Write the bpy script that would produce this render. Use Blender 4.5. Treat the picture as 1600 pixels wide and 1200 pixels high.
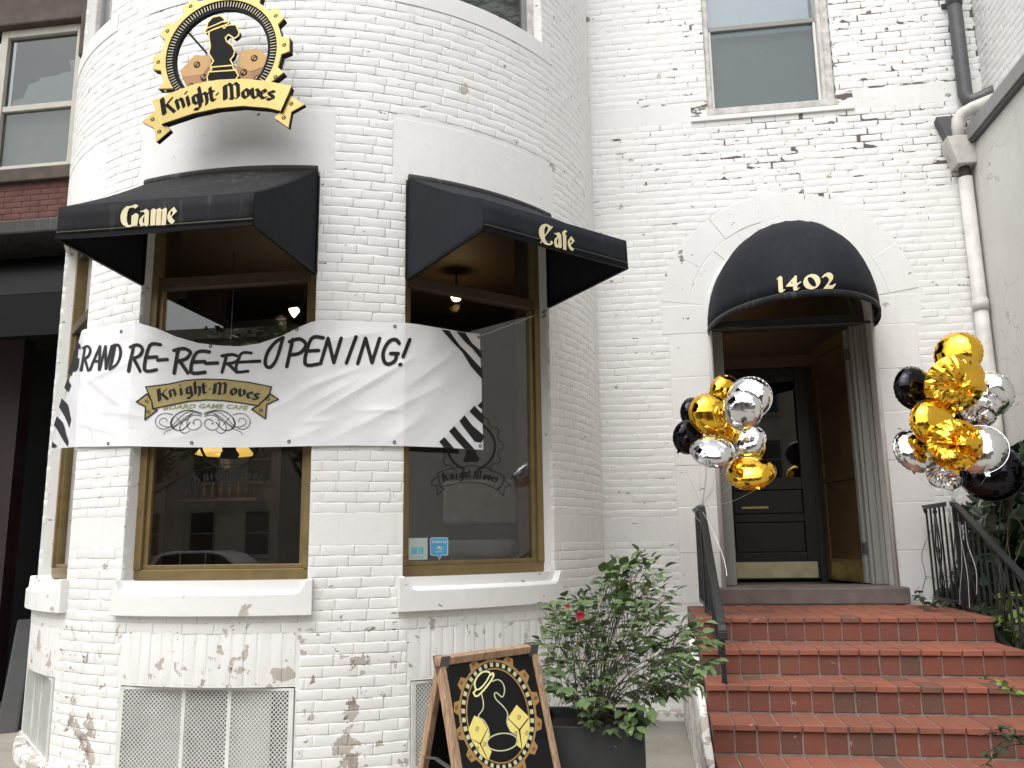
import bpy, bmesh, math, random
import numpy as np
from mathutils import Vector, Matrix
from mathutils.geometry import delaunay_2d_cdt
random.seed(7); rng = np.random.default_rng(7)
for o in list(bpy.data.objects): bpy.data.objects.remove(o)
SC = bpy.context.scene; COL = SC.collection
rad = math.radians

# ------------------------------------------------------------ camera
FPX = 1330.0; EYE = 1.48
PITCH, ROLL, YAW = rad(10.65), rad(.83), rad(8.3)
_fw = np.array([-math.sin(YAW)*math.cos(PITCH), math.cos(YAW)*math.cos(PITCH), math.sin(PITCH)])
_r = np.array([math.cos(YAW), math.sin(YAW), 0.0]); _u = np.cross(_r, _fw)
_R = math.cos(ROLL)*_r - math.sin(ROLL)*_u; _U = math.cos(ROLL)*_u + math.sin(ROLL)*_r
CAM = np.array([0, 0, EYE])
cd = bpy.data.cameras.new('camera'); cam = bpy.data.objects.new('camera', cd); COL.objects.link(cam)
cd.sensor_width = 36; cd.lens = FPX/1600*36; cd.clip_end = 400; cd.clip_start = .05
cam.matrix_world = Matrix(((_R[0], _U[0], -_fw[0], 0), (_R[1], _U[1], -_fw[1], 0), (_R[2], _U[2], -_fw[2], EYE), (0, 0, 0, 1)))
SC.camera = cam
# ------------------------------------------------------------ sky, sun, exposure
SUN_EL, SUN_AZ = rad(58), rad(202)           # high veiled sun, over the street and a little to the left
w = bpy.data.worlds.new('World'); SC.world = w; w.use_nodes = True
wn = w.node_tree; bg = wn.nodes['Background']
sky = wn.nodes.new('ShaderNodeTexSky'); sky.sky_type = 'NISHITA'; sky.sun_disc = False
sky.sun_elevation = SUN_EL; sky.sun_rotation = SUN_AZ; sky.air_density = 1.0; sky.dust_density = 4.0; sky.ozone_density = 1.0
hs = wn.nodes.new('ShaderNodeHueSaturation'); hs.inputs['Saturation'].default_value = .10   # overcast: the blue is veiled
wn.links.new(sky.outputs[0], hs.inputs['Color']); wn.links.new(hs.outputs[0], bg.inputs[0]); bg.inputs[1].default_value = .15
sl = bpy.data.lights.new('sun', 'SUN'); sl.energy = .6; sl.angle = rad(60); sl.color = (1, .975, .94)
sun = bpy.data.objects.new('sun', sl); COL.objects.link(sun)
sdir = Vector((math.sin(SUN_AZ)*math.cos(SUN_EL), math.cos(SUN_AZ)*math.cos(SUN_EL), math.sin(SUN_EL)))
sun.rotation_euler = sdir.to_track_quat('Z', 'Y').to_euler()
vs = SC.view_settings; vs.view_transform = 'Standard'; vs.look = 'None'; vs.exposure = .86; vs.gamma = 1
SC.cycles.max_bounces = 8; SC.cycles.transparent_max_bounces = 16; SC.cycles.glossy_bounces = 4

# ------------------------------------------------------------ pixel rays onto real surfaces (reading the survey off the photograph)
def ray(x, y): return _R*(x-800)/FPX + _U*(600-y)/FPX + _fw
def atY(x, y, Y): d = ray(x, y); return CAM + d*(Y/d[1])
def atX(x, y, X): d = ray(x, y); return CAM + d*(X/d[0])
def atZ(x, y, Z): d = ray(x, y); return CAM + d*((Z-EYE)/d[2])
def atP(x, y, p, n): d = ray(x, y); n = np.array(n); return CAM + d*(((np.array(p)-CAM)@n)/(d@n))
def atC(x, y, cx, cy, R):
    d = ray(x, y); a = d[0]**2+d[1]**2; b = -2*(d[0]*cx+d[1]*cy); c = cx*cx+cy*cy-R*R
    q = b*b-4*a*c
    t = (-b-math.sqrt(max(q, 0)))/(2*a); return CAM + d*t
def proj(p):
    v = np.array(p)-CAM; z = v@_fw
    return 800+FPX*(v@_R)/z, 600-FPX*(v@_U)/z

# ------------------------------------------------------------ objects
ORG = {}
def tag(o, label=None, cat=None, group=None, kind=None):
    if label: o['label'] = label
    if cat: o['category'] = cat
    if group: o['group'] = group
    if kind: o['kind'] = kind
    return o
def empty(name, loc, label=None, cat=None, group=None):
    o = bpy.data.objects.new(name, None); COL.objects.link(o); o.location = loc; o.empty_display_size = .1
    ORG[o.name] = Vector(loc); return tag(o, label, cat, group)
class MB:
    def __init__(s): s.v = []; s.f = []
    def add(s, vs, fs):
        b = len(s.v); s.v += [tuple(map(float, p)) for p in vs]; s.f += [tuple(i+b for i in f) for f in fs]; return s
    def quad(s, a, b, c, d): return s.add([a, b, c, d], [(0, 1, 2, 3)])
    def box(s, x0, x1, y0, y1, z0, z1):
        return s.add([(x0,y0,z0),(x1,y0,z0),(x1,y1,z0),(x0,y1,z0),(x0,y0,z1),(x1,y0,z1),(x1,y1,z1),(x0,y1,z1)],
                     [(3,2,1,0),(4,5,6,7),(0,1,5,4),(1,2,6,5),(2,3,7,6),(3,0,4,7)])
    def obox(s, c, ax, ay, az):      # centre and three half-axis vectors
        c, ax, ay, az = map(lambda q: np.array(q, float), (c, ax, ay, az)); vs = []
        for k in (-1, 1):
            for i, j in ((-1,-1),(1,-1),(1,1),(-1,1)): vs.append(c+i*ax+j*ay+k*az)
        return s.add(vs, [(3,2,1,0),(4,5,6,7),(0,1,5,4),(1,2,6,5),(2,3,7,6),(3,0,4,7)])
    def bar(s, p, q, wd, th, up=(0,0,1)):
        p = np.array(p, float); q = np.array(q, float); d = q-p; L = np.linalg.norm(d); d /= L
        a = np.cross(d, up); a /= (np.linalg.norm(a)+1e-9); b = np.cross(a, d)
        return s.obox((p+q)/2, d*L/2, a*wd/2, b*th/2)
    def tube(s, pts, r, n=8, cap=True):
        pts = [np.array(p, float) for p in pts]; m = len(pts); rs = r if hasattr(r, '__len__') else [r]*m
        b = len(s.v); ref = None
        for i, p in enumerate(pts):
            d = pts[min(i+1, m-1)]-pts[max(i-1, 0)]; d = d/(np.linalg.norm(d)+1e-12)
            if ref is None: ref = np.array([0,0,1.]) if abs(d[2]) < .9 else np.array([1.,0,0])
            a = np.cross(d, ref); a /= (np.linalg.norm(a)+1e-12); c = np.cross(a, d); ref = c
            for k in range(n):
                t = 2*math.pi*k/n; s.v.append(tuple(p + rs[i]*(math.cos(t)*a + math.sin(t)*c)))
        for i in range(m-1):
            for k in range(n):
                k2 = (k+1) % n; s.f.append((b+i*n+k, b+i*n+k2, b+(i+1)*n+k2, b+(i+1)*n+k))
        if cap: s.f.append(tuple(b+k for k in range(n))[::-1]); s.f.append(tuple(b+(m-1)*n+k for k in range(n)))
        return s
    def lathe(s, c, prof, n=16):     # prof: (r, z) about the vertical through c
        b = len(s.v); m = len(prof)
        for r, z in prof:
            for k in range(n):
                t = 2*math.pi*k/n; s.v.append((c[0]+r*math.cos(t), c[1]+r*math.sin(t), c[2]+z))
        for i in range(m-1):
            for k in range(n):
                k2 = (k+1) % n; s.f.append((b+i*n+k, b+i*n+k2, b+(i+1)*n+k2, b+(i+1)*n+k))
        s.f.append(tuple(b+k for k in range(n))[::-1]); s.f.append(tuple(b+(m-1)*n+k for k in range(n))); return s
    def grid(s, P, closed=False):    # P[i][j] points
        P = [[tuple(map(float, q)) for q in row] for row in P]; b = len(s.v); m = len(P[0])
        for row in P: s.v += row
        for i in range(len(P)-1):
            for j in range(m-1): s.f.append((b+i*m+j, b+i*m+j+1, b+(i+1)*m+j+1, b+(i+1)*m+j))
        return s
    def build(s, name, m, parent=None, smooth=False, bevel=0, solid=0, kind=None, fix=True, seg=2):
        me = bpy.data.meshes.new(name); org = ORG[parent.name] if parent else Vector((0,0,0))
        me.from_pydata([tuple(Vector(p)-org) for p in s.v], [], s.f)
        if fix:
            bm = bmesh.new(); bm.from_mesh(me); bmesh.ops.recalc_face_normals(bm, faces=bm.faces); bm.to_mesh(me); bm.free()
        if smooth:
            for p in me.polygons: p.use_smooth = True
        me.materials.append(M[m] if isinstance(m, str) else m)
        o = bpy.data.objects.new(name, me); COL.objects.link(o)
        if parent: o.parent = parent
        ORG[o.name] = org
        if solid:
            k = o.modifiers.new('solid', 'SOLIDIFY'); k.thickness = solid; k.offset = 0
        if bevel:
            k = o.modifiers.new('bevel', 'BEVEL'); k.width = bevel; k.segments = seg; k.limit_method = 'ANGLE'; k.angle_limit = rad(35)
        if kind: o['kind'] = kind
        return o

# ---- flat shapes: union of polygons (minus holes) as triangles
def hull(pts):
    pts = sorted(set((round(p[0], 6), round(p[1], 6)) for p in pts))
    def half(ps):
        h = []
        for p in ps:
            while len(h) > 1 and (h[-1][0]-h[-2][0])*(p[1]-h[-2][1])-(h[-1][1]-h[-2][1])*(p[0]-h[-2][0]) <= 0: h.pop()
            h.append(p)
        return h[:-1]
    return half(pts)+half(pts[::-1])
def ccw(p):
    a = sum(p[i][0]*p[(i+1) % len(p)][1]-p[(i+1) % len(p)][0]*p[i][1] for i in range(len(p)))
    return p if a > 0 else p[::-1]
def fill2d(polys, holes=(), extra=()):
    vs, fs = [], []
    for p in list(polys)+list(holes):
        p = ccw([tuple(q) for q in p]); b = len(vs); vs += [Vector(q) for q in p]; fs.append(list(range(b, b+len(p))))
    nh = len(polys); vs += [Vector(q) for q in extra]
    V, E, Fc, ov, oe, of = delaunay_2d_cdt(vs, [], fs, 0, 1e-5)
    out = [tuple(f) for f, src in zip(Fc, of) if src and any(i < nh for i in src) and not any(i >= nh for i in src)]
    return [(v.x, v.y) for v in V], out
def catmull(pts, n=6, closed=False):
    P = [np.array(p, float) for p in pts]; m = len(P); out = []
    rngi = range(m if closed else m-1)
    for i in rngi:
        g = (lambda k: P[k % m]) if closed else (lambda k: P[min(max(k, 0), m-1)])
        a, b, c, d = g(i-1), g(i), g(i+1), g(i+2)
        for k in range(n):
            t = k/n; out.append(.5*((2*b)+(-a+c)*t+(2*a-5*b+4*c-d)*t*t+(-a+3*b-3*c+d)*t**3))
    if not closed: out.append(P[-1])
    return [tuple(p) for p in out]
def pen(pts, nib):       # sweep a nib outline along a polyline -> polygons
    return [hull([(p[0]+n[0], p[1]+n[1]) for n in nib]+[(q[0]+n[0], q[1]+n[1]) for n in nib]) for p, q in zip(pts[:-1], pts[1:])]
def round_nib(r, n=8): return [(r*math.cos(2*math.pi*k/n), r*math.sin(2*math.pi*k/n)) for k in range(n)]
def flat_nib(w, th, ang):
    c, s_ = math.cos(ang), math.sin(ang)
    return [(a*w/2*c-b*th/2*s_, a*w/2*s_+b*th/2*c) for a in (-1, 1) for b in (-1, 1)]
def flat_mesh(mb, polys, holes, fn):      # fn maps 2D -> 3D
    V, Fc = fill2d(polys, holes); return mb.add([fn(*v) for v in V], Fc)
def solid_mesh(mb, polys, holes, fn, th): # fn(x, y, depth)
    V, Fc = fill2d(polys, holes); n = len(V)
    edges = {}
    for f in Fc:
        for a, b in zip(f, f[1:]+f[:1]): edges[(a, b)] = 1
    side = [(a, b) for a, b in edges if (b, a) not in edges]
    return mb.add([fn(x, y, 0) for x, y in V]+[fn(x, y, th) for x, y in V],
                  list(Fc)+[tuple(i+n for i in f[::-1]) for f in Fc]+[(b, a, a+n, b+n) for a, b in side])

# ------------------------------------------------------------ materials (all procedural)
M = {}
class NT:
    def __init__(s, name):
        s.m = bpy.data.materials.new(name); s.m.use_nodes = True; s.t = s.m.node_tree; s.b = s.t.nodes['Principled BSDF']; M[name] = s.m
        s.pos = s.n('ShaderNodeNewGeometry').outputs['Position']
    def n(s, typ, **kw):
        k = s.t.nodes.new(typ)
        for a, v in kw.items(): setattr(k, a, v)
        return k
    def link(s, a, b): s.t.links.new(a, b)
    def put(s, sock, v):
        if hasattr(v, 'links') or hasattr(v, 'is_linked'): s.link(v, sock)
        else: sock.default_value = v
    def noise(s, scale, detail=4, rough=.55, dist=0, vec=None, stretch=None):
        k = s.n('ShaderNodeTexNoise'); k.inputs['Scale'].default_value = scale; k.inputs['Detail'].default_value = detail
        k.inputs['Roughness'].default_value = rough; k.inputs['Distortion'].default_value = dist
        v = vec or s.pos
        if stretch: v = s.vmul(v, stretch)
        s.link(v, k.inputs['Vector']); return k.outputs['Fac']
    def vmul(s, v, f):
        k = s.n('ShaderNodeVectorMath', operation='MULTIPLY'); s.link(v, k.inputs[0]); k.inputs[1].default_value = f; return k.outputs[0]
    def math(s, op, a, b=0.0, clamp=False):
        k = s.n('ShaderNodeMath', operation=op); k.use_clamp = clamp; s.put(k.inputs[0], a); s.put(k.inputs[1], b); return k.outputs[0]
    def mask(s, v, lo, hi):
        k = s.n('ShaderNodeMapRange'); k.clamp = True; s.put(k.inputs[0], v); s.put(k.inputs[1], lo); s.put(k.inputs[2], hi); return k.outputs[0]
    def mix(s, f, a, b):
        k = s.n('ShaderNodeMix', data_type='RGBA'); s.put(k.inputs[0], f)
        for sock, v in ((k.inputs[6], a), (k.inputs[7], b)):
            if isinstance(v, tuple): sock.default_value = (*v, 1)[:4]
            else: s.link(v, sock)
        return k.outputs[2]
    def col(s, c):
        if isinstance(c, tuple): s.b.inputs['Base Color'].default_value = (*c, 1)
        else: s.link(c, s.b.inputs['Base Color'])
        return s
    def rough(s, r): s.put(s.b.inputs['Roughness'], r); return s
    def bump(s, h, strength=.3, dist=.01):
        k = s.n('ShaderNodeBump'); k.inputs['Strength'].default_value = strength; k.inputs['Distance'].default_value = dist
        s.link(h, k.inputs['Height']); s.link(k.outputs[0], s.b.inputs['Normal']); return s
    def sep(s):
        k = s.n('ShaderNodeSeparateXYZ'); s.link(s.pos, k.inputs[0]); return k.outputs
def simple(name, c, r=.6, metal=0, var=.12, scale=8, bump=.15, bd=.004, c2=None, bscale=None, coat=0, spec=None):
    t = NT(name); n = t.noise(scale, 5)
    c2 = c2 or tuple(q*(1-var*2.2) for q in c)
    t.col(t.mix(t.mask(n, .3, .72), c2, c)); t.rough(t.math('ADD', t.math('MULTIPLY', n, .2), r-.1, True)); t.b.inputs['Metallic'].default_value = metal
    if coat: t.b.inputs['Coat Weight'].default_value = coat; t.b.inputs['Coat Roughness'].default_value = .1
    if spec is not None: t.b.inputs['Specular IOR Level'].default_value = spec
    if bump: t.bump(t.noise(bscale or scale*6, 5), bump, bd)
    return t
def white_paint(name, base=(.805, .798, .78), peel=1.0, joint=False, seed=0.0):
    t = NT(name); x, y, z = t.sep()
    off = t.n('ShaderNodeVectorMath', operation='ADD'); t.link(t.pos, off.inputs[0]); off.inputs[1].default_value = (seed, seed*.7, seed*1.3); P = off.outputs[0]
    n1 = t.noise(1.1, 5, vec=P); n2 = t.noise(14, 6, .65, vec=P)
    c = t.mix(t.mask(n1, .3, .7), tuple(q*.93 for q in base), base)
    c = t.mix(t.math('MULTIPLY', t.mask(n2, .55, .8), .22), c, (.62, .60, .56))
    st = t.noise(5.5, 5, .6, vec=P, stretch=(1.6, 1.6, .13)); pat = t.noise(.8, 3, vec=P)
    c = t.mix(t.math('MULTIPLY', t.math('MULTIPLY', t.mask(st, .52, .75), t.mask(pat, .42, .62)), .30), c, (.50, .47, .42))   # rain streaks
    # paint lifts most below the sills and around the stone arch
    low = t.mask(z, 1.30, .80)
    thr = t.math('SUBTRACT', .70, t.math('MULTIPLY', low, .062*peel))
    n3 = t.noise(4.6, 4, .6, .35, vec=P)
    chip = t.mask(n3, thr, t.math('ADD', thr, .006))
    n4 = t.noise(9, 3, .6, .2, vec=t.vmul(P, (1, 1, 2.2)))
    speck = t.mask(n4, .725-.012*peel, .732-.012*peel)
    n5 = t.noise(10.5, 4, .6, .5, vec=P); thr5 = t.math('SUBTRACT', .74, t.math('MULTIPLY', low, .075*peel)); chip = t.math('MAXIMUM', chip, t.mask(n5, thr5, t.math('ADD', thr5, .008)))
    cc = t.mix(t.mask(t.noise(6, 3, vec=P), .34, .46), (.23, .175, .15), (.47, .43, .375))
    cs = t.mix(t.mask(n2, .4, .6), (.16, .12, .11), (.38, .33, .29))
    c = t.mix(chip, c, cc); c = t.mix(speck, c, cs)
    h = t.math('ADD', t.math('MULTIPLY', t.noise(34, 6, .6, vec=P), .35), t.math('MULTIPLY', t.noise(9, 4, vec=P), .8))
    if joint:
        # bare mortar and open cracks: mostly on the upper facade over the door, scattered elsewhere
        g = t.noise(1.6, 3, vec=P, stretch=(1, 1, 1.3))
        up = t.math('MULTIPLY', t.mask(x, .2, 1.3), t.mask(z, 4.35, 4.9))
        right = t.math('MULTIPLY', t.mask(x, -.3, .1), t.mask(z, 3.2, 4.2))
        tw = t.math('MULTIPLY', t.mask(x, -.2, -.4), t.mask(z, 4.2, 4.8))
        amt = t.math('ADD', t.math('MULTIPLY', up, .125), t.math('ADD', t.math('MULTIPLY', right, .03), t.math('MULTIPLY', tw, .02)))
        gg = t.noise(4.5, 4, .7, vec=P, stretch=(1.0, 1.0, 3.2))
        thr2 = t.math('SUBTRACT', .665, t.math('ADD', amt, t.math('MULTIPLY', t.mask(g, .45, .75), .05)))
        dark = t.mask(gg, thr2, t.math('ADD', thr2, .012))
        c = t.mix(dark, c, (.10, .08, .075))
        h = t.math('SUBTRACT', h, dark)
    h = t.math('SUBTRACT', h, t.math('MULTIPLY', t.math('MAXIMUM', chip, speck), .9))
    t.col(c).rough(.52).bump(h, .55, .008); return t
white_paint('white_brick', peel=1.45); white_paint('white_mortar', base=(.795, .788, .77), peel=1.45, joint=True)
white_paint('white_stone', peel=.35, seed=3.1); white_paint('white_arch', peel=1.7, seed=7.7); white_paint('white_low', base=(.78, .77, .74), peel=2.4, seed=1.4)
simple('white_trim', (.80, .79, .76), .5, var=.06, scale=5); simple('white_old_trim', (.72, .70, .66), .6, var=.2, scale=14, bump=.3)
simple('stucco', (.60, .585, .54), .85, var=.07, scale=2.2, bump=.35, bscale=60, bd=.006)
t = M['stucco']; s_ = NT('stucco'); pt = s_.noise(.9, 4); sk = s_.noise(4, 5, .6, stretch=(1, 1.6, .12)); cr_ = s_.n('ShaderNodeTexVoronoi', feature='DISTANCE_TO_EDGE'); cr_.inputs['Scale'].default_value = .9
wp = s_.n('ShaderNodeVectorMath', operation='ADD'); s_.link(s_.pos, wp.inputs[0]); nz = s_.n('ShaderNodeTexNoise'); nz.inputs['Scale'].default_value = 3; s_.link(s_.pos, nz.inputs['Vector']); s_.link(nz.outputs['Color'], wp.inputs[1]); s_.link(wp.outputs[0], cr_.inputs['Vector'])
c_ = s_.mix(s_.mask(pt, .35, .65), (.60, .59, .56), (.70, .69, .66)); c_ = s_.mix(s_.math('MULTIPLY', s_.mask(sk, .5, .75), .30), c_, (.42, .40, .36)); c_ = s_.mix(s_.math('MULTIPLY', s_.mask(cr_.outputs['Distance'], .006, .0), .55), c_, (.22, .20, .18))
s_.col(c_).rough(.85).bump(s_.math('ADD', s_.noise(60, 5), s_.noise(6, 4)), .35, .006)
simple('metal_coping', (.33, .33, .33), .45, .6, var=.06); simple('pipe_dark', (.10, .10, .105), .5, var=.12, scale=12)
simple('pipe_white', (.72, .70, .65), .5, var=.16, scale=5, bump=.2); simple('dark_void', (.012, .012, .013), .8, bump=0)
def fabric(name, c, dust=.0):
    t = NT(name); n = t.noise(3, 5); x, y, z = t.sep()
    cc = t.mix(t.mask(n, .3, .75), tuple(q*.8 for q in c), c)
    st = t.noise(16, 4, vec=t.vmul(t.pos, (1.6, 1.6, .12)))
    cc = t.mix(t.math('MULTIPLY', t.math('MULTIPLY', t.mask(st, .5, .78), t.mask(n, .35, .6)), dust), cc, (.20, .19, .18))
    wv = t.n('ShaderNodeTexWave', wave_type='BANDS', bands_direction='Z'); wv.inputs['Scale'].default_value = 160; t.link(t.pos, wv.inputs['Vector'])
    t.col(cc).rough(.82).bump(t.math('ADD', wv.outputs['Fac'], t.math('MULTIPLY', t.noise(7, 3), 6)), .12, .004)
    t.b.inputs['Specular IOR Level'].default_value = .22; return t
fabric('awning_black', (.0125, .0130, .0150), .30); fabric('awning_navy', (.0125, .0150, .0215), .06); fabric('awning_dusty', (.075, .073, .069), .6); fabric('awning_old', (.006, .006, .007), 0)
simple('cream_print', (.74, .66, .42), .6, var=.06, bump=0); simple('bronze', (.245, .175, .075), .42, .35, var=.12, scale=10, bump=.05)
simple('bronze_dark', (.10, .075, .045), .5, .3, var=.1, scale=10, bump=.05); simple('rust_seal', (.07, .055, .045), .8)
def glass(name, tint=(.93, .95, .95), boost=0.0, rough=0.0):
    t = NT(name); nt = t.t; nt.nodes.remove(t.b); out = nt.nodes['Material Output']
    tr = t.n('ShaderNodeBsdfTransparent'); tr.inputs[0].default_value = (*tint, 1)
    gl = t.n('ShaderNodeBsdfGlossy'); gl.inputs['Roughness'].default_value = rough; gl.inputs[0].default_value = (1, 1, 1, 1)
    ge = t.n('ShaderNodeNewGeometry'); dt = t.n('ShaderNodeVectorMath', operation='DOT_PRODUCT'); t.link(ge.outputs['Normal'], dt.inputs[0]); t.link(ge.outputs['Incoming'], dt.inputs[1])
    f5 = t.math('POWER', t.math('SUBTRACT', 1.0, t.math('ABSOLUTE', dt.outputs['Value'])), 5.0)   # Schlick reflectance, the same from either side of the thin pane
    f = t.math('ADD', t.math('ADD', t.math('MULTIPLY', f5, .94), .056), boost*.5, True)
    mx = t.n('ShaderNodeMixShader'); t.link(f, mx.inputs[0]); t.link(tr.outputs[0], mx.inputs[1]); t.link(gl.outputs[0], mx.inputs[2])
    t.link(mx.outputs[0], out.inputs[0]); return t
glass('shop_glass'); glass('dim_glass', (.62, .66, .66), .03); glass('screen_glass', (.62, .66, .66), .02, .1); glass('sky_glass', (.75, .80, .82), .16)
def vinyl(name, c):
    t = NT(name); n = t.noise(5, 4); t.col(t.mix(t.mask(n, .3, .7), tuple(q*.97 for q in c), c)).rough(.36)
    t.bump(t.noise(11, 4, .6, .6, stretch=(1, 1, 1.5)), .22, .012); return t
vinyl('banner_white', (.82, .82, .84)); simple('print_black', (.014, .014, .016), .5, bump=0, var=.1, spec=.3)
simple('print_gold', (.42, .33, .12), .45, bump=0, var=.08, scale=20); simple('print_lime', (.42, .44, .16), .5, bump=0, var=.2)
simple('gold_leaf', (.42, .325, .13), .36, .95, var=.10, scale=7, bump=.10, bd=.002); simple('brass', (.72, .55, .24), .3, .9, var=.2, scale=9, bump=.12)
simple('sign_black', (.005, .005, .006), .5, var=.1, bump=.05, spec=.10); simple('silver_bar', (.40, .37, .28), .4, .6, bump=0)
simple('die_top', (.56, .33, .11), .5, bump=.05, var=.05); simple('die_left', (.40, .20, .07), .5, bump=.05, var=.05); simple('die_right', (.31, .155, .055), .5, bump=.05, var=.05)
t = NT('wood_raw'); g = t.noise(6, 6, .6, 1.2, vec=t.vmul(t.pos, (9, 9, 1.0)))
t.col(t.mix(t.mask(g, .3, .7), (.20, .115, .065), (.50, .34, .215))).rough(.7).bump(g, .25, .004)
simple('board_black', (.008, .008, .009), .45, var=.15, scale=4, bump=.05, spec=.25); simple('zinc', (.16, .155, .15), .5, .6)
simple('art_bronze', (.40, .235, .08), .45, bump=0, var=.05); simple('art_yellow', (.86, .73, .22), .5, bump=0, var=.03); simple('art_cream', (.60, .60, .38), .5, bump=0, var=.04); simple('art_pale', (.86, .82, .40), .5, bump=0, var=.03)
simple('planter_black', (.014, .0145, .016), .6, var=.2, scale=5, c2=(.028, .029, .031), bump=.1); simple('soil', (.022, .016, .011), .95, scale=30, bump=.8, bd=.02)
t = NT('concrete'); n = t.noise(2.2, 6); n2 = t.noise(40, 5)
t.col(t.mix(t.mask(t.math('ADD', t.math('MULTIPLY', n, .7), t.math('MULTIPLY', n2, .3)), .32, .68), (.20, .185, .155), (.33, .31, .265))).rough(.85).bump(n2, .3, .004)
simple('asphalt', (.055, .055, .056), .85, scale=20, bump=.4); simple('threshold_stone', (.20, .165, .145), .75, var=.2, scale=6, bump=.4, bscale=40)
simple('iron_black', (.022, .023, .025), .38, .2, var=.15, scale=25, bump=.25, bscale=50); simple('frame_grey', (.27, .268, .25), .5, var=.03, scale=4, bump=.03)
simple('frame_dark', (.055, .055, .055), .5); simple('door_dark', (.013, .014, .0145), .35, var=.1); simple('kick_brass', (.84, .77, .50), .38, .9, var=.15, scale=9, bump=.08); simple('storm_wood', (.115, .072, .030), .35, var=.2, scale=6, bump=.1)
simple('interior_brown', (.085, .048, .028), .7, var=.15, scale=2); simple('interior_tan', (.062, .043, .027), .7, var=.1, scale=2); simple('interior_dark', (.02, .019, .018), .6)
simple('cushion', (.42, .39, .33), .85, var=.1); simple('interior_wood', (.10, .05, .03), .5)
def step_brick(name, a, b):
    t = NT(name); n = t.noise(3.5, 5); n2 = t.noise(50, 4); 
    oi = t.n('ShaderNodeObjectInfo').outputs['Random']
    c = t.mix(oi, a, b); c = t.mix(t.math('MULTIPLY', t.mask(oi, .92, .95), .55), c, (.085, .062, .045))
    c = t.mix(t.math('MULTIPLY', t.mask(n, .45, .75), .35), c, (.12, .07, .05)); c = t.mix(t.math('MULTIPLY', t.mask(n2, .6, .75), .25), c, (.40, .20, .14))
    wear = t.noise(1.3, 4); c = t.mix(t.math('MULTIPLY', t.mask(wear, .48, .68), .25), c, (.075, .045, .034)); ch = t.mask(t.noise(22, 4, .6, .4), .70, .71); c = t.mix(ch, c, (.36, .22, .17))
    t.col(c).rough(.72).bump(t.math('SUBTRACT', t.math('ADD', n2, n), ch), .4, .004); return t
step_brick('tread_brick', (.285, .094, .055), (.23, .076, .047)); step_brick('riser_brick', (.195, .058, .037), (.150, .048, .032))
simple('step_mortar', (.28, .225, .19), .9, var=.2, scale=20, bump=.4)
def leafmat(name, a, b, c3):
    t = NT(name); oi = t.n('ShaderNodeObjectInfo').outputs['Random']; n = t.noise(9, 2); n2 = t.noise(30, 1)
    c = t.mix(t.mask(n, .35, .65), a, b); c = t.mix(t.mask(n2, .70, .74), c, c3); t.col(c).rough(.45)
    t.b.inputs['Subsurface Weight'].default_value = 0; t.b.inputs['Transmission Weight'].default_value = 0; return t
leafmat('rose_leaf', (.072, .122, .044), (.128, .190, .076), (.28, .31, .08)); leafmat('ivy_leaf', (.018, .036, .016), (.038, .068, .028), (.06, .09, .03)); leafmat('lime_leaf', (.12, .19, .035), (.19, .27, .05), (.25, .31, .07))
leafmat('tree_leaf', (.030, .060, .020), (.055, .095, .030), (.09, .12, .04))
simple('stem', (.085, .070, .040), .8); simple('rose_red', (.26, .006, .022), .5, bump=0); simple('bark', (.07, .055, .045), .9, scale=14, bump=.6, bd=.02)
def foil(name, c, r):
    t = NT(name); t.col(c).rough(r); t.b.inputs['Metallic'].default_value = 1.0; t.bump(t.noise(16, 3, .5, .8), .16, .01); return t
foil('foil_gold', (.93, .56, .06), .07); foil('foil_silver', (.83, .84, .86), .05); foil('foil_black', (.030, .028, .034), .08)
simple('ribbon_white', (.8, .8, .8), .4, bump=0); simple('sticker_blue', (.075, .36, .62), .4, bump=0, var=.03); simple('sticker_pale', (.52, .60, .58), .45, bump=0, var=.05); simple('sticker_sky', (.16, .48, .62), .4, bump=0, var=.03); simple('sticker_white', (.8, .85, .88), .4, bump=0)
t = NT('red_brick'); n = t.noise(6, 5); n2 = t.noise(60, 4); oi = t.n('ShaderNodeObjectInfo').outputs['Random']
t.col(t.mix(t.mask(n, .3, .7), (.085, .032, .026), (.145, .058, .044))).rough(.85).bump(n2, .4, .004)
simple('red_mortar', (.17, .12, .105), .9); simple('brownstone', (.115, .085, .070), .85, var=.25, scale=5, bump=.5, bscale=40); simple('sash_cream', (.50, .475, .41), .55, var=.08)
simple('grille_white', (.74, .735, .70), .55, var=.08); simple('vent_board', (.46, .465, .45), .7, var=.25, scale=3); simple('vent_board_light', (.55, .55, .53), .7, var=.1, scale=3); simple('vent_dark', (.22, .22, .215), .7, var=.15, scale=3)
def emit(name, c, s):
    t = NT(name); t.b.inputs['Emission Color'].default_value = (*c, 1); t.b.inputs['Emission Strength'].default_value = s; t.col((.8, .75, .6)); return t
emit('bulb_warm', (1, .72, .38), 7); emit('bulb_pale', (1, .88, .62), 3); emit('shade_glow', (1, .60, .10), .5)
simple('car_white', (.75, .75, .76), .25, coat=.6, bump=0, var=.02); simple('car_glass', (.01, .012, .014), .05, bump=0); simple('rubber', (.02, .02, .02), .8); simple('opp_stone', (.56, .49, .40), .85, var=.15, scale=1.2); simple('opp_brick', (.22, .10, .075), .9, var=.15, scale=1.5); simple('opp_glass', (.02, .022, .025), .08, bump=0)
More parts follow.
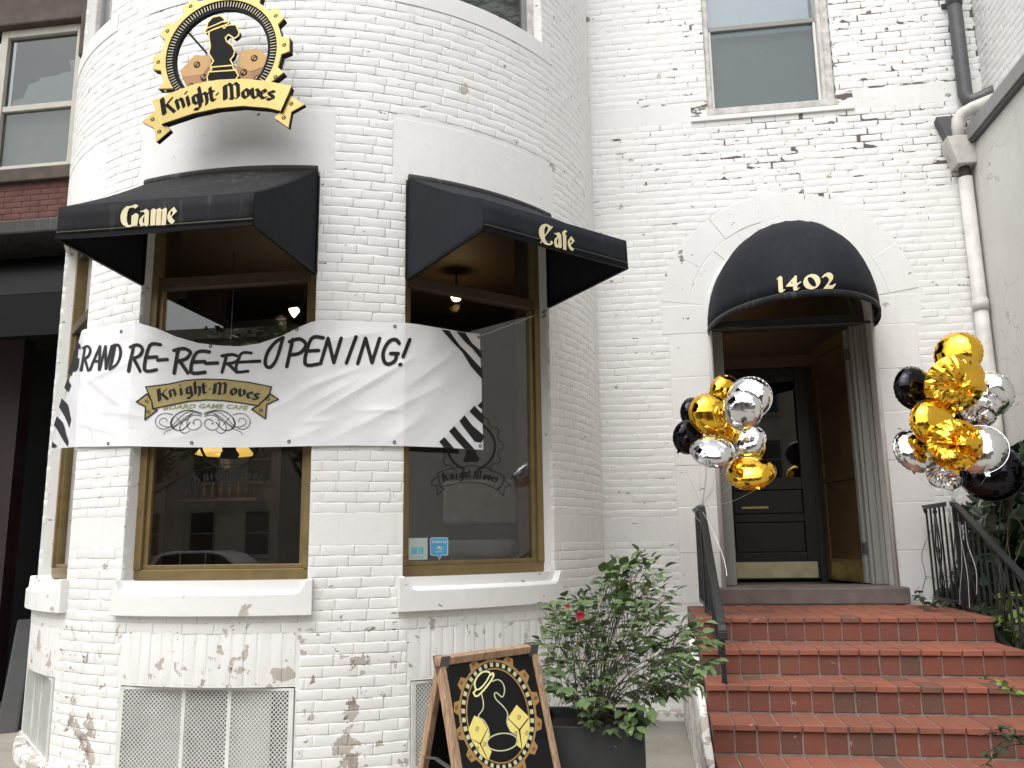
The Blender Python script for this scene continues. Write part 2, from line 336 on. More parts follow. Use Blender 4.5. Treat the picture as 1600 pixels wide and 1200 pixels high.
simple('mullion_pale', (.40, .37, .32), .6); simple('shade_cream', (.52, .50, .44), .8, var=.05); simple('blind_white', (.62, .61, .60), .85, var=.05); simple('red_door', (.026, .011, .009), .5, var=.2, scale=3); simple('panel_beige', (.30, .25, .16), .6); simple('blind_grey', (.46, .51, .51), .85, var=.05); simple('blind_sky', (.50, .56, .59), .85, var=.04); simple('porch_floor', (.035, .028, .024), .8); simple('cheek_grey', (.05, .05, .05), .8); simple('slab_grey', (.12, .12, .12), .8, scale=5)
# ============================================================ GROUND
FY = 7.7                       # facade plane
TX, TY, TR = -2.74, 7.62, 2.42  # round bay: axis and radius
def tc(a, r, z):               # a in degrees, 0 faces the street, + to the right
    t = rad(a); return (TX+r*math.sin(t), TY-r*math.cos(t), z)
tag(MB().box(-40, 40, -5, 14, -.30, 0).build('pavement', 'concrete'), 'worn concrete pavement in front of the white building', 'pavement', kind='structure')
tag(MB().box(-120, 120, -20.5, -5, -.40, -.13).build('road', 'asphalt'), 'grey asphalt road in front of the buildings', 'road', kind='structure')
tag(MB().box(-70, 70, -27, -20.5, -.30, -.004).build('far_pavement', 'concrete'), 'concrete pavement across the road', 'pavement', kind='structure')

# ============================================================ WHITE BUILDING
B = empty('white_brick_building', (-.3, FY, 0), 'white-painted brick building with a round window bay, arched doorway and peeling paint', 'building')
WINC = (-45, 0, 45); HA = 15.35
CO = .0677                     # brick course
def excl_tower(z0, z1):
    zm = (z0+z1)/2; ex = []
    for c in WINC:
        if 1.28 < zm < 4.04: ex.append((c-HA, c+HA))
        if 1.055 < zm < 1.285: ex.append((c-16.2, c+16.2))
        if 4.03 < zm < 4.505: ex.append((c-17.7, c+17.7))
        if .628 < zm < .975: ex.append((c-14.6, c+14.6))
        if .07 < zm < .63: ex.append((c-14.1, c+14.1))
        if 5.42 < zm < 5.58: ex.append((c-18, c+18))
        if zm >= 5.58: ex.append((c-15, c+15))
    if 1.48 < zm < 1.70: ex.append((-200, 200))
    if zm < .09: ex.append((-200, 200))
    return ex
def free(lo, hi, ex):
    iv = [(lo, hi)]
    for a, b in ex:
        nx = []
        for p, q in iv:
            if b <= p or a >= q: nx.append((p, q)); continue
            if a > p: nx.append((p, a))
            if b < q: nx.append((b, q))
        iv = nx
    return [q for q in iv if q[1]-q[0] > 1e-3]

# --- painted mortar shell of the bay
bay = MB(); RS = TR-.0012
def shell(a0, a1, z0, z1, r=RS):
    n = max(1, int(abs(a1-a0)/2.5+.5))
    P = [[tc(a0+(a1-a0)*i/n, r, z) for i in range(n+1)] for z in (z0, z1)]; bay.grid(P)
zb = [0, .07, .63, 1.28, 4.04, 5.58, 9.0]
for z0, z1 in zip(zb[:-1], zb[1:]):
    zm = (z0+z1)/2; ex = []
    for c in WINC:
        if zm > 5.58: ex.append((c-15, c+15))
        elif 1.28 < zm < 4.04: ex.append((c-HA, c+HA))
        elif .07 < zm < .63: ex.append((c-14, c+14))
    for a, b in free(-92, 92, ex): shell(a, b, z0, z1)
for c in WINC:                 # reveals of the openings
    for h, z0, z1 in ((HA, 1.20, 4.06), (14, .07, .63), (15, 5.5, 9.0)):
        for s in (-1, 1): bay.quad(tc(c+s*h, TR-.0015, z0), tc(c+s*h, TR-.165, z0), tc(c+s*h, TR-.165, z1), tc(c+s*h, TR-.0015, z1))
        n = 6
        for zz in (z0, z1): bay.grid([[tc(c-h+2*h*i/n, r, zz) for i in range(n+1)] for r in (TR-.008, TR-.30)])
bay_wall = bay.build('bay_wall', 'white_mortar', B, fix=False)
# --- painted mortar sheet of the flat facade with its door arch and window openings
DXC, DR, DZ = 1.40, .70, 3.50   # arch centre, opening radius, springing height
fac = MB(); yq = FY+.0012
def fq(x0, x1, z0, z1): fac.quad((x0, yq, z0), (x1, yq, z0), (x1, yq, z1), (x0, yq, z1))
X0, X1 = -.34, 3.30
fq(X0, DXC-DR, 0, DZ); fq(DXC+DR, X1, 0, DZ); fq(DXC-DR, DXC+DR, 0, .93)
fq(X0, .80, 5.52, 9); fq(1.98, X1, 5.52, 9); fq(.80, 1.98, 7.75, 9)
n = 24
arc = [(DXC-DR*math.cos(math.pi*i/n), DZ+DR*math.sin(math.pi*i/n)) for i in range(n+1)]
for (xa, za), (xb, zb_) in zip(arc[:-1], arc[1:]): fac.quad((xa, yq, za), (xb, yq, zb_), (xb, yq, 5.52), (xa, yq, 5.52))
fq(X0, DXC-DR, DZ, 5.52); fq(DXC+DR, X1, DZ, 5.52)
for s in (-1, 1): fac.quad((DXC+s*DR, FY+.004, .93), (DXC+s*DR, FY+.34, .93), (DXC+s*DR, FY+.34, DZ), (DXC+s*DR, FY+.004, DZ))
fac.grid([[(x, y, z) for x, z in arc] for y in (FY+.004, FY+.34)])
for x in (.80, 1.98): fac.quad((x, FY+.006, 5.45), (x, FY+.3, 5.45), (x, FY+.3, 7.75), (x, FY+.006, 7.75))
facade_wall = fac.build('facade_wall', 'white_mortar', B, fix=False)

# --- bricks: a handful of shared, slightly lumpy, paint-clogged blocks
def brick_mesh(L, H, seed, nm='brick', depth=.03):
    r = np.random.default_rng(seed); nx, nz = 5, 3
    xs = [-L/2, -L/2+.008, r.uniform(-.2, .2)*L, L/2-.008, L/2]; zs = [-H/2, r.uniform(-.1, .1)*H, H/2]
    zs = [-H/2, -H/2+.007, H/2-.006, H/2]; nz = 4
    proud = seed % 10 > 5 and H < .1
    tx, tz = r.uniform(-.004, .004), (r.uniform(-.028, -.012) if proud else r.uniform(-.014, .008))*.0648/H
    V, Fc = [], []
    for j, z in enumerate(zs):
        for i, x in enumerate(xs):
            edge = (i in (0, nx-1)) or (j in (0, nz-1))
            y = ((.0018 if proud else .0014) if edge else 0)+r.uniform(-.0006, .0006)+tx*x+tz*z
            V.append((x+(r.uniform(-.002, .002) if edge else 0), y, z+r.uniform(-.0016, .0016)))
    for j in range(nz-1):
        for i in range(nx-1): a = j*nx+i; Fc.append((a, a+1, a+nx+1, a+nx))
    ring = list(range(nx))+[k*nx+nx-1 for k in range(1, nz)]+[(nz-1)*nx+i for i in range(nx-2, -1, -1)]+[k*nx for k in range(nz-2, 0, -1)]
    b = len(V); V += [(V[i][0], depth, V[i][2]) for i in ring]; m = len(ring)
    for k in range(m): Fc.append((ring[k], b+k, b+(k+1) % m, ring[(k+1) % m]))
    me = bpy.data.meshes.new(nm); me.from_pydata(V, [], Fc)
    for p in me.polygons: p.use_smooth = True
    me.materials.append(M['white_brick']); return me
BL, BH = .2110, .0648
VAR = [brick_mesh(BL, BH, 100+k) for k in range(10)]
SVAR = [brick_mesh(.074, .325, 200+k) for k in range(4)]
VARA = [(np.array([v.co[:] for v in m.vertices]), [tuple(p.vertices) for p in m.polygons]) for m in VAR]
SVARA = [(np.array([v.co[:] for v in m.vertices]), [tuple(p.vertices) for p in m.polygons]) for m in SVAR]
todo = []      # (which wall, matrix, variant, soldier?, area in the picture)
def put_brick(wall, pos, ang, sx, var, sold=False):
    mw = Matrix.Translation(pos) @ Matrix.Rotation(rad(ang), 4, 'Z') @ Matrix.Diagonal((sx, 1, 1, 1))
    d = (np.array(pos)-CAM); zc = d@_fw
    px, py = proj(pos); vis = -20 < px < 1620 and -20 < py < 1220
    face = max(0, -(d @ np.array([math.sin(rad(ang)), -math.cos(rad(ang)), 0]))/np.linalg.norm(d))
    todo.append((wall, mw, var, sold, (face/zc**2)*sx*vis*(2 if sold else 1)))
k = 0
for ci in range(0, 130):
    z0 = ci*CO; z1 = z0+CO; zc = z0+CO/2
    if z0 > 7.7: break
    # round bay
    if z0 < 6.3:
        pitch = math.degrees((BL+.0035)/TR)
        for a, b in free(-90, 90, excl_tower(z0, z1)):
            ph = (ci % 2)*pitch/2+random.uniform(-.15, .15)*pitch+(ci % 7)*.6
            s = a-(ph % pitch)
            while s < b:
                p, q = max(s, a), min(s+pitch-math.degrees(.0035/TR), b)
                if q-p > .5:
                    am = (p+q)/2; put_brick('bay', tc(am, TR+random.uniform(-.0010, .0007), zc), am, (q-p)/(pitch-math.degrees(.0035/TR)), random.randrange(10))
                s += pitch
    # flat facade
    ex = []
    if 1.48 < zc < 1.70: ex.append((-9, .34))
    if .90 < zc < DZ+.12: ex.append((.33, 2.48))
    elif zc <= .90: ex.append((.36, 2.2))
    if DZ+.12 <= zc < DZ+1.14: hw = math.sqrt(max(0, 1.14**2-(zc-DZ)**2)); ex.append((DXC-hw, DXC+hw))
    if 5.40 < zc < 5.61: ex.append((-9, 9))
    if zc > 5.5: ex.append((.80, 1.98))
    if zc < .09: ex.append((-9, 9))
    for a, b in free(X0+.02, 3.25, ex):
        pitch = BL+.0035; s = a-((ci % 2)*pitch/2+random.uniform(0, .03)+(ci % 5)*.017) % pitch
        while s < b:
            p, q = max(s, a), min(s+BL, b)
            if q-p > .03: put_brick('facade', ((p+q)/2, FY+random.uniform(-.0007, .0010), zc), 0, (q-p)/BL, random.randrange(10))
            s += pitch
for c in WINC:      # upright bricks over the cellar vents
    a = c-14.4; st = math.degrees(.080/TR)
    while a+st < c+14.6:
        am = a+st/2; put_brick('bay', tc(am, TR+random.uniform(-.0011, -.0003), .80), am, 1, random.randrange(4), True); a += st
todo.sort(key=lambda q: -q[4])
rest = {'bay': MB(), 'facade': MB()}; WALL = {'bay': bay_wall, 'facade': facade_wall}
for i, (wl, mw, var, sold, ar) in enumerate(todo):
    if i < 298:
        o = bpy.data.objects.new('brick', (SVAR if sold else VAR)[var]); COL.objects.link(o); o.parent = WALL[wl]
        o.matrix_local = Matrix.Translation(-ORG[WALL[wl].name]) @ mw
    else:
        V, Fc = (SVARA if sold else VARA)[var]; m = np.array(mw); rest[wl].add(V@m[:3, :3].T+m[:3, 3], Fc)
for wl in rest: rest[wl].build('brickwork', 'white_brick', WALL[wl], smooth=True, fix=False, kind='stuff')

# --- dressed stones: bands, lintels, sills, voussoirs
def curved_block(a0, a1, r0, r1, z0, z1, n=None):
    m = MB(); n = n or max(2, int((a1-a0)/2.2)); 
    P = [[tc(a0+(a1-a0)*i/n, r, z) for i in range(n+1)] for r, z in ((r0, z0), (r1, z0), (r1, z1), (r0, z1), (r0, z0))]
    m.grid(P); b = len(m.v)
    for a in (a0, a1): m.add([tc(a, r0, z0), tc(a, r1, z0), tc(a, r1, z1), tc(a, r0, z1)], [(0, 1, 2, 3)])
    return m
for a, b in ((-29.5, -15.5), (15.5, 29.5), (60.5, 89), (-89, -60.5)):
    curved_block(a, b, TR-.03, TR+.001, 1.485, 1.697).build('stone_band', 'white_stone', B, bevel=.006)
for c in WINC:
    curved_block(c-17.6, c+17.6, TR-.03, TR+.001, 4.035, 4.502, 14).build('lintel', 'white_stone', B, bevel=.004)
    curved_block(c-17.9, c+17.9, TR-.05, TR+.006, 5.425, 5.565, 14).build('stone_band', 'white_stone', B, bevel=.004)
    # sill: coved ends rising to the jambs, top falling to the front
    m = MB(); n = 40; w_ = 16.15; rows = []
    for i in range(n+1):
        a = c-w_+2*w_*i/n; e = (w_-abs(a-c))*TR*math.pi/180
        if e < .035: zt = 1.285
        elif e < .115: q = (e-.035)/.08; zt = 1.285-.085*math.sqrt(max(0, 1-(1-q)**2))
        else: zt = 1.20
        rows.append([tc(a, TR-.05, 1.062), tc(a, TR+.052, 1.062), tc(a, TR+.052, zt-.008), tc(a, TR+.044, zt), tc(a, TR-.06, max(zt, 1.235)), tc(a, TR-.30, max(zt, 1.29))])
    m.grid(rows); m.f.append(tuple(range(6))); m.f.append(tuple(n*6+k for k in range(6)))
    m.build('sill', 'white_stone', B, smooth=False, bevel=.003)
    # rough base course under the vent
curved_block(-91, 91, TR-.05, TR+.045, -.02, .085, 80).build('base_course', 'white_low', B, bevel=.02)
MB().box(X0, .345, FY-.07, FY+.05, -.02, .10).build('base_course', 'white_low', B, bevel=.03)
MB().box(-.31, .335, FY-.001, FY+.03, 1.485, 1.697).build('stone_band', 'white_stone', B, bevel=.005)
for xa, xb in ((-.31, .645), (2.125, 3.25)):
    MB().box(xa, xb, FY-.001, FY+.03, 5.405, 5.605).build('stone_band', 'white_stone', B, bevel=.005)
# stones beside the door
for s in (-1, 1):
    z = .95; hs_ = (.43, .40, .36, .42, .38, .40, .27); wd = (.36, .36, .36, .36, .36, .36, .42)
    for h, q in zip(hs_, wd):
        xa, xb = sorted((DXC+s*(DR+.012), DXC+s*(DR+q+.008)))
        MB().box(xa, xb, FY-.002+random.uniform(-.002, .002), FY+.05, z+.002, min(z+h, 3.62)-.002).build('door_stone', 'white_arch', B, bevel=.005); z += h
# voussoirs in two rings
def voussoir(r0, r1, t0, t1):
    m = MB(); n = 5; g = .0022
    P = []
    for i in range(n+1):
        t = t0+(t1-t0)*i/n; P.append(t)
    pts = [(r1*math.cos(t), r1*math.sin(t)) for t in P]+[(r0*math.cos(t), r0*math.sin(t)) for t in P[::-1]]
    cx = sum(p[0] for p in pts)/len(pts); cz = sum(p[1] for p in pts)/len(pts)
    dy = random.uniform(-.003, .003)
    f = [(DXC+cx+(x-cx)*(1-.007), FY-.003+dy, DZ+cz+(z-cz)*(1-.007)) for x, z in pts]
    k = len(f); m.add(f+[(x, FY+.05, z) for x, y, z in f], [tuple(range(k)), tuple(range(2*k-1, k-1, -1))]+[(i, (i+1) % k, k+(i+1) % k, k+i) for i in range(k)])
    return m
for r0, r1, nn, off in ((.712, .875, 9, .0), (.88, 1.135, 7, .0)):
    lo, hi = rad(8), rad(172)
    for i in range(nn): voussoir(r0, r1, lo+(hi-lo)*i/nn, lo+(hi-lo)*(i+1)/nn).build('voussoir', 'white_arch', B, bevel=.004)
# bead round the opening
bead = [(DXC-DR-.005, FY-.012, .96)]+[(DXC-(DR+.005)*math.cos(math.pi*i/24), FY-.012, DZ+(DR+.005)*math.sin(math.pi*i/24)) for i in range(25)]+[(DXC+DR+.005, FY-.012, .96)]
MB().tube(bead, .021, 8).build('door_bead', 'white_trim', B, smooth=True)

# --- shop windows of the bay
def on_win(c, r, u, z):        # chord plane of window c at distance r from the axis, u metres along it
    t = rad(c); return (TX+r*math.sin(t)+u*math.cos(t), TY-r*math.cos(t)+u*math.sin(t), z)
def wbox(m, c, u0, u1, r0, r1, z0, z1):
    p = [on_win(c, r, u, z) for z in (z0, z1) for u, r in ((u0, r1), (u1, r1), (u1, r0), (u0, r0))]
    return m.add(p, [(3,2,1,0),(4,5,6,7),(0,1,5,4),(1,2,6,5),(2,3,7,6),(3,0,4,7)])
WR = 2.235; HW = .618
PANES = {}
for c in WINC:
    wn_ = MB(); wbox(wn_, c, -HW, HW, WR-.06, WR+.005, 1.268, 1.345)
    win = wn_.build('shop_window', 'bronze', B, bevel=.004)
    for s in (-1, 1):
        f = MB(); a, b = sorted((s*HW, s*(HW-.052))); wbox(f, c, a, b, WR-.06, WR+.012, 1.3455, 4.035); f.build('window_frame', 'bronze', win, bevel=.004)
        f = MB(); a, b = sorted((s*(HW-.0525), s*(HW-.085))); wbox(f, c, a, b, WR-.05, WR-.014, 1.3455, 3.285); f.build('window_frame', 'bronze', win, bevel=.003)
        f = MB(); a, b = sorted((s*(HW+.002), s*(HW+.022))); wbox(f, c, a, b, WR-.06, WR-.004, 1.28, 4.03); f.build('window_seal', 'rust_seal', win)
    f = MB(); wbox(f, c, -HW+.0525, HW-.0525, WR-.06, WR+.008, 3.29, 3.37); f.build('transom_bar', 'bronze_dark', win, bevel=.004)
    f = MB(); wbox(f, c, -HW+.0525, HW-.0525, WR-.055, WR-.012, 1.3455, 1.375); f.build('window_frame', 'bronze', win, bevel=.003)
    f = MB(); wbox(f, c, -HW+.0525, HW-.0525, WR-.06, WR+.0, 3.96, 4.034); f.build('window_frame', 'bronze_dark', win)
    f = MB(); wbox(f, c, -HW+.06, HW-.06, WR-.040, WR-.034, 1.372, 3.292); PANES[c] = f.build('pane', 'shop_glass', win)
    f = MB(); wbox(f, c, -HW+.05, HW-.05, WR-.040, WR-.034, 3.368, 3.962); f.build('pane', 'shop_glass', win)
    # upper storey sash
    u = MB(); wbox(u, c, -.62, .62, WR-.02, WR+.03, 5.56, 5.64); uw = u.build('upper_window', 'white_old_trim', B, bevel=.004)
    for s in (-1, 1):
        f = MB(); a, b = sorted((s*.62, s*.555)); wbox(f, c, a, b, WR-.05, WR+.03, 5.6405, 7.6); f.build('window_frame', 'white_old_trim', uw, bevel=.004)
        f = MB(); a, b = sorted((s*.5545, s*.51)); wbox(f, c, a, b, WR-.05, WR, 5.6405, 7.6); f.build('sash_stile', 'metal_coping', uw, bevel=.003)
    f = MB(); wbox(f, c, -.5095, .5095, WR-.05, WR, 5.6405, 5.70); f.build('sash_rail', 'metal_coping', uw, bevel=.003)
    f = MB(); wbox(f, c, -.51, .51, WR-.03, WR-.024, 5.69, 7.6); f.build('pane', 'dim_glass', uw)
    f = MB(); wbox(f, c, -.6, .6, WR-.16, WR-.14, 5.6, 7.6); f.build('window_blind', 'shade_cream', uw)
# --- cellar vents with diamond mesh screens
for c in WINC:
    hw = .582; z0, z1 = .09, .622; rr = 2.362
    m = MB(); wbox(m, c, -hw, hw, rr-.012, rr, z0-.004, z0+.018); v = m.build('cellar_vent', 'grille_white', B)
    for (ua, ub, za, zb_) in ((-hw, hw, z1-.016, z1), (-hw, -hw+.03, z0+.0185, z1-.0165), (hw-.03, hw, z0+.0185, z1-.0165), (-.155, -.13, z0+.0185, z1-.0165), (.15, .175, z0+.0185, z1-.0165)):
        q = MB(); wbox(q, c, ua, ub, rr-.012, rr, za, zb_); q.build('vent_frame', 'grille_white', v)
    q = MB(); p = .0275; H = z1-z0
    u = -hw-H
    while u < hw:
        for sgn, dr in ((1, 0), (-1, .0016)):
            ua, ub, za, zb_ = (u, u+H, z0, z1) if sgn > 0 else (u+H, u, z0, z1)
            # clip to the frame
            t0, t1 = 0, 1
            lo, hi = min(ua, ub), max(ua, ub)
            if lo < -hw: f_ = (-hw-lo)/(hi-lo); t0, t1 = (f_, t1) if ub > ua else (t0, 1-f_)
            if hi > hw: f_ = (hi-hw)/(hi-lo); t0, t1 = (t0, min(t1, 1-f_)) if ub > ua else (max(t0, f_), t1)
            if t1-t0 > .01:
                A = on_win(c, rr-.004-dr, ua+(ub-ua)*t0, za+H*t0); Bq = on_win(c, rr-.004-dr, ua+(ub-ua)*t1, za+H*t1)
                q.bar(A, Bq, .0054, .0014, up=(math.sin(rad(c)), -math.cos(rad(c)), 0))
        u += p
    q.build('mesh_screen', 'grille_white', v, fix=False, kind='stuff')
    for ua, ub, mt, dr in ((-hw, -.135, 'vent_board', .06), (-.135, .155, 'vent_dark', .07), (.155, .415, 'vent_board_light', .05), (.415, hw, 'vent_dark', .085)):
        q = MB(); wbox(q, c, ua, ub, rr-dr-.02, rr-dr, z0-.01, z1+.005); q.build('backing_board', mt, v)

# --- window over the door
wx0, wx1, wy = .80, 1.98, FY+.14
m = MB().box(.795, 1.985, FY-.02, FY+.3, 5.455, 5.522); uw = m.build('sash_window', 'white_old_trim', B, bevel=.005)
MB().box(.64, 2.13, FY-.022, FY+.03, 5.405, 5.454).build('sill', 'white_stone', B, bevel=.006)
for s, xa, xb in ((-1, wx0, wx0+.055), (1, wx1-.115, wx1)):
    MB().box(xa, xb, FY+.03, FY+.26, 5.5225, 7.75).build('window_frame', 'white_old_trim', uw, bevel=.012)
MB().box(1.868, 1.905, FY+.012, FY+.05, 5.5225, 7.75).build('window_frame', 'white_old_trim', uw, bevel=.008)
gx0, gx1 = .856, 1.864
for xa, xb in ((gx0, gx0+.022), (gx1-.022, gx1)): MB().box(xa, xb, FY+.07, FY+.12, 5.523, 6.38).build('sash_stile', 'white_trim', uw, bevel=.003)
MB().box(gx0+.0225, gx1-.0225, FY+.08, FY+.12, 5.523, 5.56).build('sash_rail', 'white_old_trim', uw, bevel=.003)
MB().box(gx0, gx1, FY+.07, FY+.12, 6.381, 6.43).build('sash_rail', 'frame_grey', uw, bevel=.004)
MB().box(gx0+.02, gx1-.02, FY+.104, FY+.110, 5.555, 6.385).build('pane', 'screen_glass', uw)
MB().box(gx0, gx1, FY+.165, FY+.171, 6.40, 7.7).build('pane', 'sky_glass', uw)
MB().box(gx0, gx1, FY+.20, FY+.205, 6.36, 7.7).build('window_blind', 'blind_sky', uw)
MB().box(gx0, gx1, FY+.15, FY+.155, 5.5, 6.35).build('window_blind', 'blind_grey', uw)

# --- doorway: frame, transom light, the outer door swung inward, the inner door
fy = FY+.22
dm = MB().box(DXC-DR+.002, DXC-DR+.13, fy, fy+.10, 1.092, 3.40); entrance = dm.build('entrance_door', 'frame_grey', B, bevel=.006)
MB().box(DXC+DR-.10, DXC+DR-.002, fy, fy+.10, 1.092, 3.40).build('door_frame', 'frame_grey', entrance, bevel=.006)
MB().box(DXC+DR-.13, DXC+DR-.1005, fy+.03, fy+.10, 1.092, 3.40).build('door_frame', 'frame_grey', entrance, bevel=.004)
MB().box(DXC+DR-.045, DXC+DR-.004, fy-.03, fy-.0005, 1.092, 3.40).build('door_moulding', 'frame_grey', entrance, bevel=.008)
MB().box(DXC-DR+.002, DXC-DR+.03, fy-.03, fy-.0005, 1.092, 3.40).build('door_moulding', 'frame_grey', entrance, bevel=.004)
MB().box(DXC-DR+.002, DXC+DR-.002, fy-.012, fy+.10, 3.4005, 3.50).build('transom_bar', 'frame_dark', entrance, bevel=.005)
m = MB(); nn = 20
ar2 = [(DXC-(DR-.055)*math.cos(math.pi*i/nn), fy+.05, DZ+.0005+(DR-.055)*math.sin(math.pi*i/nn)) for i in range(nn+1)]
m.add(ar2, [tuple(range(nn+1))]); m.build('transom_pane', 'dim_glass', entrance)
m = MB(); m.grid([[(DXC-r*math.cos(math.pi*i/nn), y, DZ+.001+r*math.sin(math.pi*i/nn)) for i in range(nn+1)] for r, y in ((DR-.004, fy), (DR-.055, fy), (DR-.055, fy+.08), (DR-.004, fy+.08))]); m.build('transom_frame', 'frame_dark', entrance)
# vestibule
vx0, vx1, vy1 = DXC-DR+.02, DXC+DR-.02, FY+1.25
for nm, b_, mt in (('vestibule_wall', (vx0-.05, vx0, fy+.102, vy1, 1.05, 4.3), 'interior_tan'), ('vestibule_wall', (vx1, vx1+.05, fy+.102, vy1, 1.05, 4.3), 'interior_tan'),
                   ('vestibule_floor', (vx0-.05, vx1+.05, fy+.102, vy1+.5, 1.03, 1.075), 'interior_dark'), ('vestibule_ceiling', (vx0-.05, vx1+.05, fy+.102, vy1, 4.301, 4.35), 'interior_tan'),
                   ('vestibule_wall', (vx0-.05, vx1+.05, vy1+.03, vy1+.08, 1.05, 4.3), 'interior_brown')):
    MB().box(*b_).build(nm, mt, B)
MB().box(vx0, vx1, vy1-.10, vy1-.0, 3.22, 3.34).build('vestibule_beam', 'interior_wood', B)
# inner door: stiles, rails, glass, two lower panels, brass kick plate
iy = vy1-.06; ix0, ix1 = vx0+.10, vx0+1.02
m = MB().box(ix0, ix0+.12, iy, iy+.05, 1.10, 3.22); idoor = m.build('inner_door', 'door_dark', B, bevel=.004)
MB().box(ix1-.12, ix1, iy, iy+.05, 1.10, 3.22).build('door_stile', 'door_dark', idoor, bevel=.004)
for za, zb_ in ((1.10, 1.36), (1.66, 1.74), (1.98, 2.10), (3.08, 3.22)): MB().box(ix0+.1205, ix1-.1205, iy, iy+.05, za, zb_).build('door_rail', 'door_dark', idoor, bevel=.004)
for za, zb_ in ((1.362, 1.658), (1.742, 1.978)): MB().box(ix0+.121, ix1-.121, iy+.014, iy+.04, za, zb_).build('door_panel', 'door_dark', idoor, bevel=.01)
MB().box(ix0+.121, ix1-.121, iy+.02, iy+.028, 2.102, 3.078).build('pane', 'dim_glass', idoor)
MB().box(ix0+.03, ix1-.03, iy-.004, iy-.001, 1.115, 1.27).build('kick_plate', 'kick_brass', idoor)
MB().box(ix0+.20, ix0+.46, iy-.004, iy-.001, 1.795, 1.815).build('mail_slot', 'brass', idoor)
MB().box(ix1, vx1, iy+.01, iy+.06, 1.05, 3.22).build('vestibule_wall', 'interior_dark', B)
MB().box(vx0, ix0, iy+.01, iy+.06, 1.05, 3.22).build('vestibule_wall', 'interior_dark', B)
# outer door folded back against the right side
hx, hy = DXC+DR-.135, fy+.10
ang = rad(101); dv = np.array([math.cos(ang), math.sin(ang), 0]); nv = np.array([-dv[1], dv[0], 0]); dw = .84
def leaf(m, u0, u1, z0, z1, th=.02, o=0):
    c = np.array([hx, hy, 0])+dv*(u0+u1)/2+nv*o+np.array([0, 0, (z0+z1)/2]); return m.obox(c, dv*(u1-u0)/2, nv*th, (0, 0, (z1-z0)/2))
od = leaf(MB(), 0, .055, 1.10, 3.385).build('outer_door', 'frame_grey', B, bevel=.004)
leaf(MB(), dw-.10, dw, 1.10, 3.385).build('door_stile', 'storm_wood', od, bevel=.004)
for za, zb_, mt in ((1.10, 1.30, 'brass'), (3.27, 3.385, 'storm_wood'), (2.02, 2.08, 'storm_wood')): leaf(MB(), .0555, dw-.1005, za, zb_).build('door_rail', mt, od, bevel=.004)
for za, zb_ in ((1.3005, 2.0195), (2.0805, 3.2695)): leaf(MB(), .0555, dw-.1005, za, zb_, .006).build('door_panel', 'storm_wood', od)
for zz in (1.35, 3.1): leaf(MB(), -.012, .03, zz, zz+.10, .024).build('hinge', 'zinc', od)
VL = empty('vestibule_lamp', (DXC-.35, FY+.85, 4.2), 'glowing warm lamp inside the doorway, seen through the fanlight', 'lamp')
MB().lathe((DXC-.35, FY+.85, 4.2), [(.02, -.09), (.07, -.06), (.08, 0), (.03, .09)], 14).build('globe', 'bulb_warm', VL, smooth=True)
# threshold
MB().box(DXC-DR-.07, DXC+DR+.05, FY-.20, FY+.44, .955, 1.09).build('threshold', 'threshold_stone', B, bevel=.012)

# ============================================================ ROOM BEHIND THE BAY
def room_slab(z0, z1, r=2.15):
    poly = [tc(a, r, 0)[:2] for a in range(-90, 91, 6)]+[(-.45, 11.6), (-5.0, 11.6)]
    m = MB(); k = len(poly); return m.add([(x, y, z0) for x, y in poly]+[(x, y, z1) for x, y in poly], [tuple(range(k))[::-1], tuple(range(k, 2*k))]+[(i, (i+1) % k, k+(i+1) % k, k+i) for i in range(k)])
for a, b in ((-88, -60.4), (-29.6, -15.4), (15.4, 29.6), (60.4, 88)): tag(curved_block(a, b, 2.085, 2.25, 1.0, 4.25).build('interior_wall', 'interior_brown'), 'brown lining of the bay between the shop windows', kind='structure')
tag(room_slab(.92, 1.0).build('interior_floor', 'interior_wood'), 'dark wooden floor inside the shop', kind='structure')
tag(room_slab(4.25, 4.3).build('interior_ceiling', 'interior_tan'), 'tan ceiling inside the shop', kind='structure')
for b_ in ((-5.06, -5.0, 7.7, 11.6, .9, 4.3), (-.45, -.40, 7.75, 11.6, .9, 4.3), (-5.06, -.4, 11.6, 11.66, .9, 4.3)):
    tag(MB().box(*b_).build('interior_wall', 'interior_brown'), 'brown wall inside the shop', kind='structure')
# ============================================================ BRICK STEPS
SX0, SX1 = .36, 2.34
ST = [(.95, 6.36, 7.50), (.785, 5.93, 6.36), (.62, 5.57, 5.93), (.455, 5.25, 5.57), (.29, 4.98, 5.25), (.125, 4.68, 4.98)]
steps = empty('brick_steps', (1.35, 5.5, 0), 'red brick entrance steps with pale mortar joints rising to the door', 'steps')
core = MB()
for z, y0, y1 in ST: core.box(SX0+.004, SX1-.004, y0+.0085, 7.5, max(z-.165, 0)-.02, z-.0055)
core.build('step_core', 'step_mortar', steps)
def blk(nm, mt, sx, sy, sz, bev=.004):
    bm = bmesh.new(); bmesh.ops.create_cube(bm, size=1)
    for v in bm.verts: v.co = (v.co.x*sx, v.co.y*sy, v.co.z*sz)
    bmesh.ops.bevel(bm, geom=bm.edges[:], offset=bev, segments=1, affect='EDGES')
    for v in bm.verts: v.co += Vector((random.uniform(-1, 1), random.uniform(-1, 1), random.uniform(-1, 1)))*.0012
    me = bpy.data.meshes.new(nm); bm.to_mesh(me); bm.free(); me.materials.append(M[mt]); return me
PW = .1238
TM = [blk('brick', 'tread_brick', PW-.009, .20, .036) for _ in range(4)]; RM = [blk('brick', 'riser_brick', PW-.009, .045, .118) for _ in range(4)]
